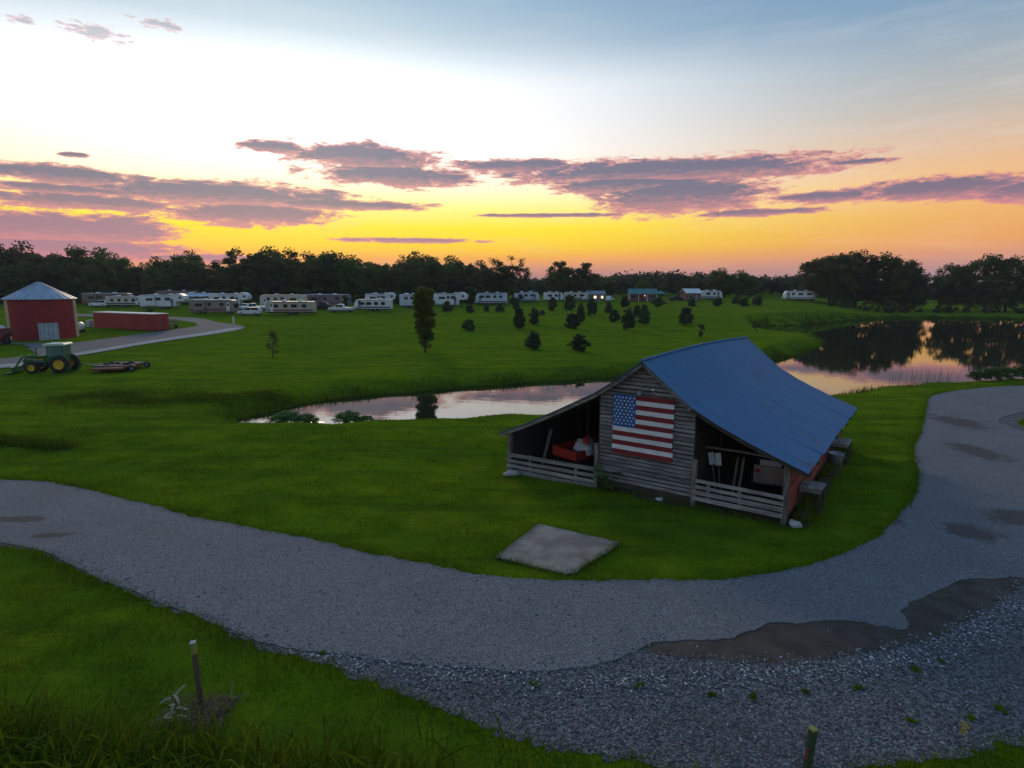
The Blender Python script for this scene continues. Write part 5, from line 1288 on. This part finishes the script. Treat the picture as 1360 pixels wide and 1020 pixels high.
# weeds coming through the gravel
wd = None
WL = [(3.93,10.59),(4.73,10.54),(5.84,10.7),(6.95,10.81),(8.47,11.4),(9.21,11.66),(8.57,9.97),(-4.14,11.97),(.46,10.92),(2.58,10.88),(9.3,10.2),(7.4,9.9)]
def weed_mesh():
    rng = np.random.default_rng(105); n = 150; P = np.concatenate([rng.normal(size=(n, 2))*np.array([.05,.035]), np.zeros((n, 1))], 1)
    return tri_mesh('weed_tuft', blades(P, rng.uniform(.03, .10, n), rng.uniform(.012, .022, n), rng, 1.6, seg=3), M['blade'])
wm = weed_mesh()
for k, (x, y) in enumerate(WL):
    o = link('weed_tuft', wm); o.location = (x, y, .014); o.rotation_euler = (0, 0, k*1.1); o.scale = (rt.uniform(.6,1.1), rt.uniform(.5,1.), rt.uniform(.5,.9)); tag(o, 'low green weed tuft growing through the loose gravel', 'weed', 'weed tufts in the gravel')
YW = empty('yellowed_weed', (8.06,9.5,.01)); tag(YW, 'upright yellowed weed at the gravel edge', 'weed')
m = MB(); m.tube([(0,0,0),(.02,.01,.14),(0,0,.27)], [.008,.006,.004], 5); obj('stem', m, M['stakeyellow'], YW)
lm = None
for k in range(14):
    if lm is None:
        m = MB(); m.add([(0,0,0),(.025,.04,.01),(0,.1,-.02),(-.025,.04,.01)], [(0,1,2,3)]); o = obj('leaf', m, pm('yellow_leaf', (.42,.30,.03), (.3,.22,.03), 8), YW); lm = o.data
    else: o = link('leaf', lm, None, YW)
    o.location = (0, 0, .05+.016*k); o.rotation_euler = (rt.uniform(.2,.8), 0, k*2.4)
DW = empty('pale_dead_weed', (-6.15,9.75,0)); tag(DW, 'pale dry broad leaved weed beside the wooden stake', 'weed')
m = MB(); m.tube([(0,0,0),(.03,.0,.4),(-.03,0,.75)], [.014,.01,.006], 6); obj('stem', m, M['straw'], DW)
lm = None; dm = pm('dry_leaf', (.30,.29,.20), (.18,.19,.10), 6)
for k in range(11):
    if lm is None:
        m = MB(); m.add([(0,0,0),(.035,.1,.03),(.02,.24,.0),(0,.34,-.08),(-.02,.24,.0),(-.035,.1,.03)], [(0,1,5),(1,2,4,5),(2,3,4)]); o = obj('leaf', m, dm, DW); lm = o.data
    else: o = link('leaf', lm, None, DW)
    o.location = (0, 0, .12+.055*k); o.rotation_euler = (rt.uniform(-.6,.9), rt.uniform(-.5,.5), k*2.3); o.scale = (1,)*3
# loose stones lying on the drive
def stones():
    rng = np.random.default_rng(106); n = 95000
    x, y = scatter(-14, 15, 8.2, 17.5, n, rng)
    PV = [(a, b) for a, b in INNER]+list(reversed(PLOW))
    inr = inside(ROAD, x, y); pav = inside(PV, x, y); dl = inside(DL+list(reversed(EDGE)), x, y)
    # a raked-up ridge of fresh stone runs along the pavement edge
    rid = pdist(smooth_line([(-11.6,15.6),(-8.,13.6),(-5.87,12.5),(-4.3,11.9),(-1.9,11.35),(.3,11.0),(2.2,10.95),(4.5,11.2),(7.5,11.5),(10,12.4),(13,14)]), x, y, False)
    dld = pdist(DL, x, y, False); pd_ = pdist(PLOW, x, y, False)
    pr = np.where(pav, .03+.35*np.exp(-(pd_/.25)**2)*(x < 3.5), np.where(dl, .012+.5*np.exp(-(dld/.2)**2), .42+.5*np.exp(-(rid/.45)**2)))
    k = inr & (rng.random(n) < pr); x, y, pav, rid = x[k], y[k], pav[k], rid[k]; n = len(x)
    fresh = (rng.random(n) < np.exp(-(rid/.33)**2)*.95) & (x > -5) & ~pav
    for nm, sel, mat, lab in (('loose_stones', ~fresh, M['stone'], 'loose grey gravel stones along the outer side of the drive'), ('fresh_stones', fresh, M['freshstone'], 'paler fresh stone raked into a low ridge beside the pavement')):
        stone_mesh(nm, x[sel], y[sel], pav[sel], rid[sel], mat, lab, rng)
def stone_mesh(nm, x, y, pav, rid, mat, lab, rng):
    n = len(x); s = rng.uniform(.012, .036, n); z = np.where(pav, .035, .013)+.035*np.exp(-(rid/.4)**2)*rng.random(n)*(~pav)
    a = rng.uniform(0, 6.28, n); ca, sa = np.cos(a), np.sin(a); e = rng.uniform(.6, 1.4, n)
    def pt(u, v, w):
        X = s*u*e; Y = s*v/e
        return np.stack([x+X*ca-Y*sa, y+X*sa+Y*ca, z+s*w], 1)
    j = lambda: rng.uniform(.75, 1.2, n)
    A, B, Cc, D, Tt = pt(j(),0*j(),.1*j()), pt(0*j(),j(),.1*j()), pt(-j(),0*j(),.1*j()), pt(0*j(),-j(),.1*j()), pt(.2*j(),.1*j(),.75*j())
    V = np.stack([A, B, Cc, D, Tt], 1).reshape(-1, 3); o = np.arange(n)[:, None]*5
    F = np.concatenate([o+np.array([[0,1,4]]), o+np.array([[1,2,4]]), o+np.array([[2,3,4]]), o+np.array([[3,0,4]])], 0).astype(np.int32)
    me = bpy.data.meshes.new(nm); me.vertices.add(len(V)); me.vertices.foreach_set('co', V.astype(np.float32).reshape(-1))
    me.loops.add(F.size); me.loops.foreach_set('vertex_index', F.reshape(-1)); me.polygons.add(len(F))
    me.polygons.foreach_set('loop_start', np.arange(0, F.size, 3, dtype=np.int32)); me.polygons.foreach_set('loop_total', np.full(len(F), 3, np.int32)); me.update(calc_edges=True)
    tag(link(nm, me, mat), lab, 'gravel', kind='stuff')
stones()
print('trees', cnt)

# ------------------------------------------------------------------ evening air
def haze():
    m = bpy.data.materials.new('evening_haze'); m.use_nodes = True; t = m.node_tree; t.nodes.clear()
    o = t.nodes.new('ShaderNodeOutputMaterial'); v = t.nodes.new('ShaderNodeVolumePrincipled')
    v.inputs['Color'].default_value = (.92, .94, 1., 1); v.inputs['Density'].default_value = .00017; v.inputs['Anisotropy'].default_value = 0.
    t.links.new(v.outputs[0], o.inputs['Volume'])
    b = MB(); b.box(-2700, 2700, -140, 3700, -4., 40.); tag(obj('haze', b, m), 'thin pale evening haze over the fields', 'haze', kind='stuff')
haze()
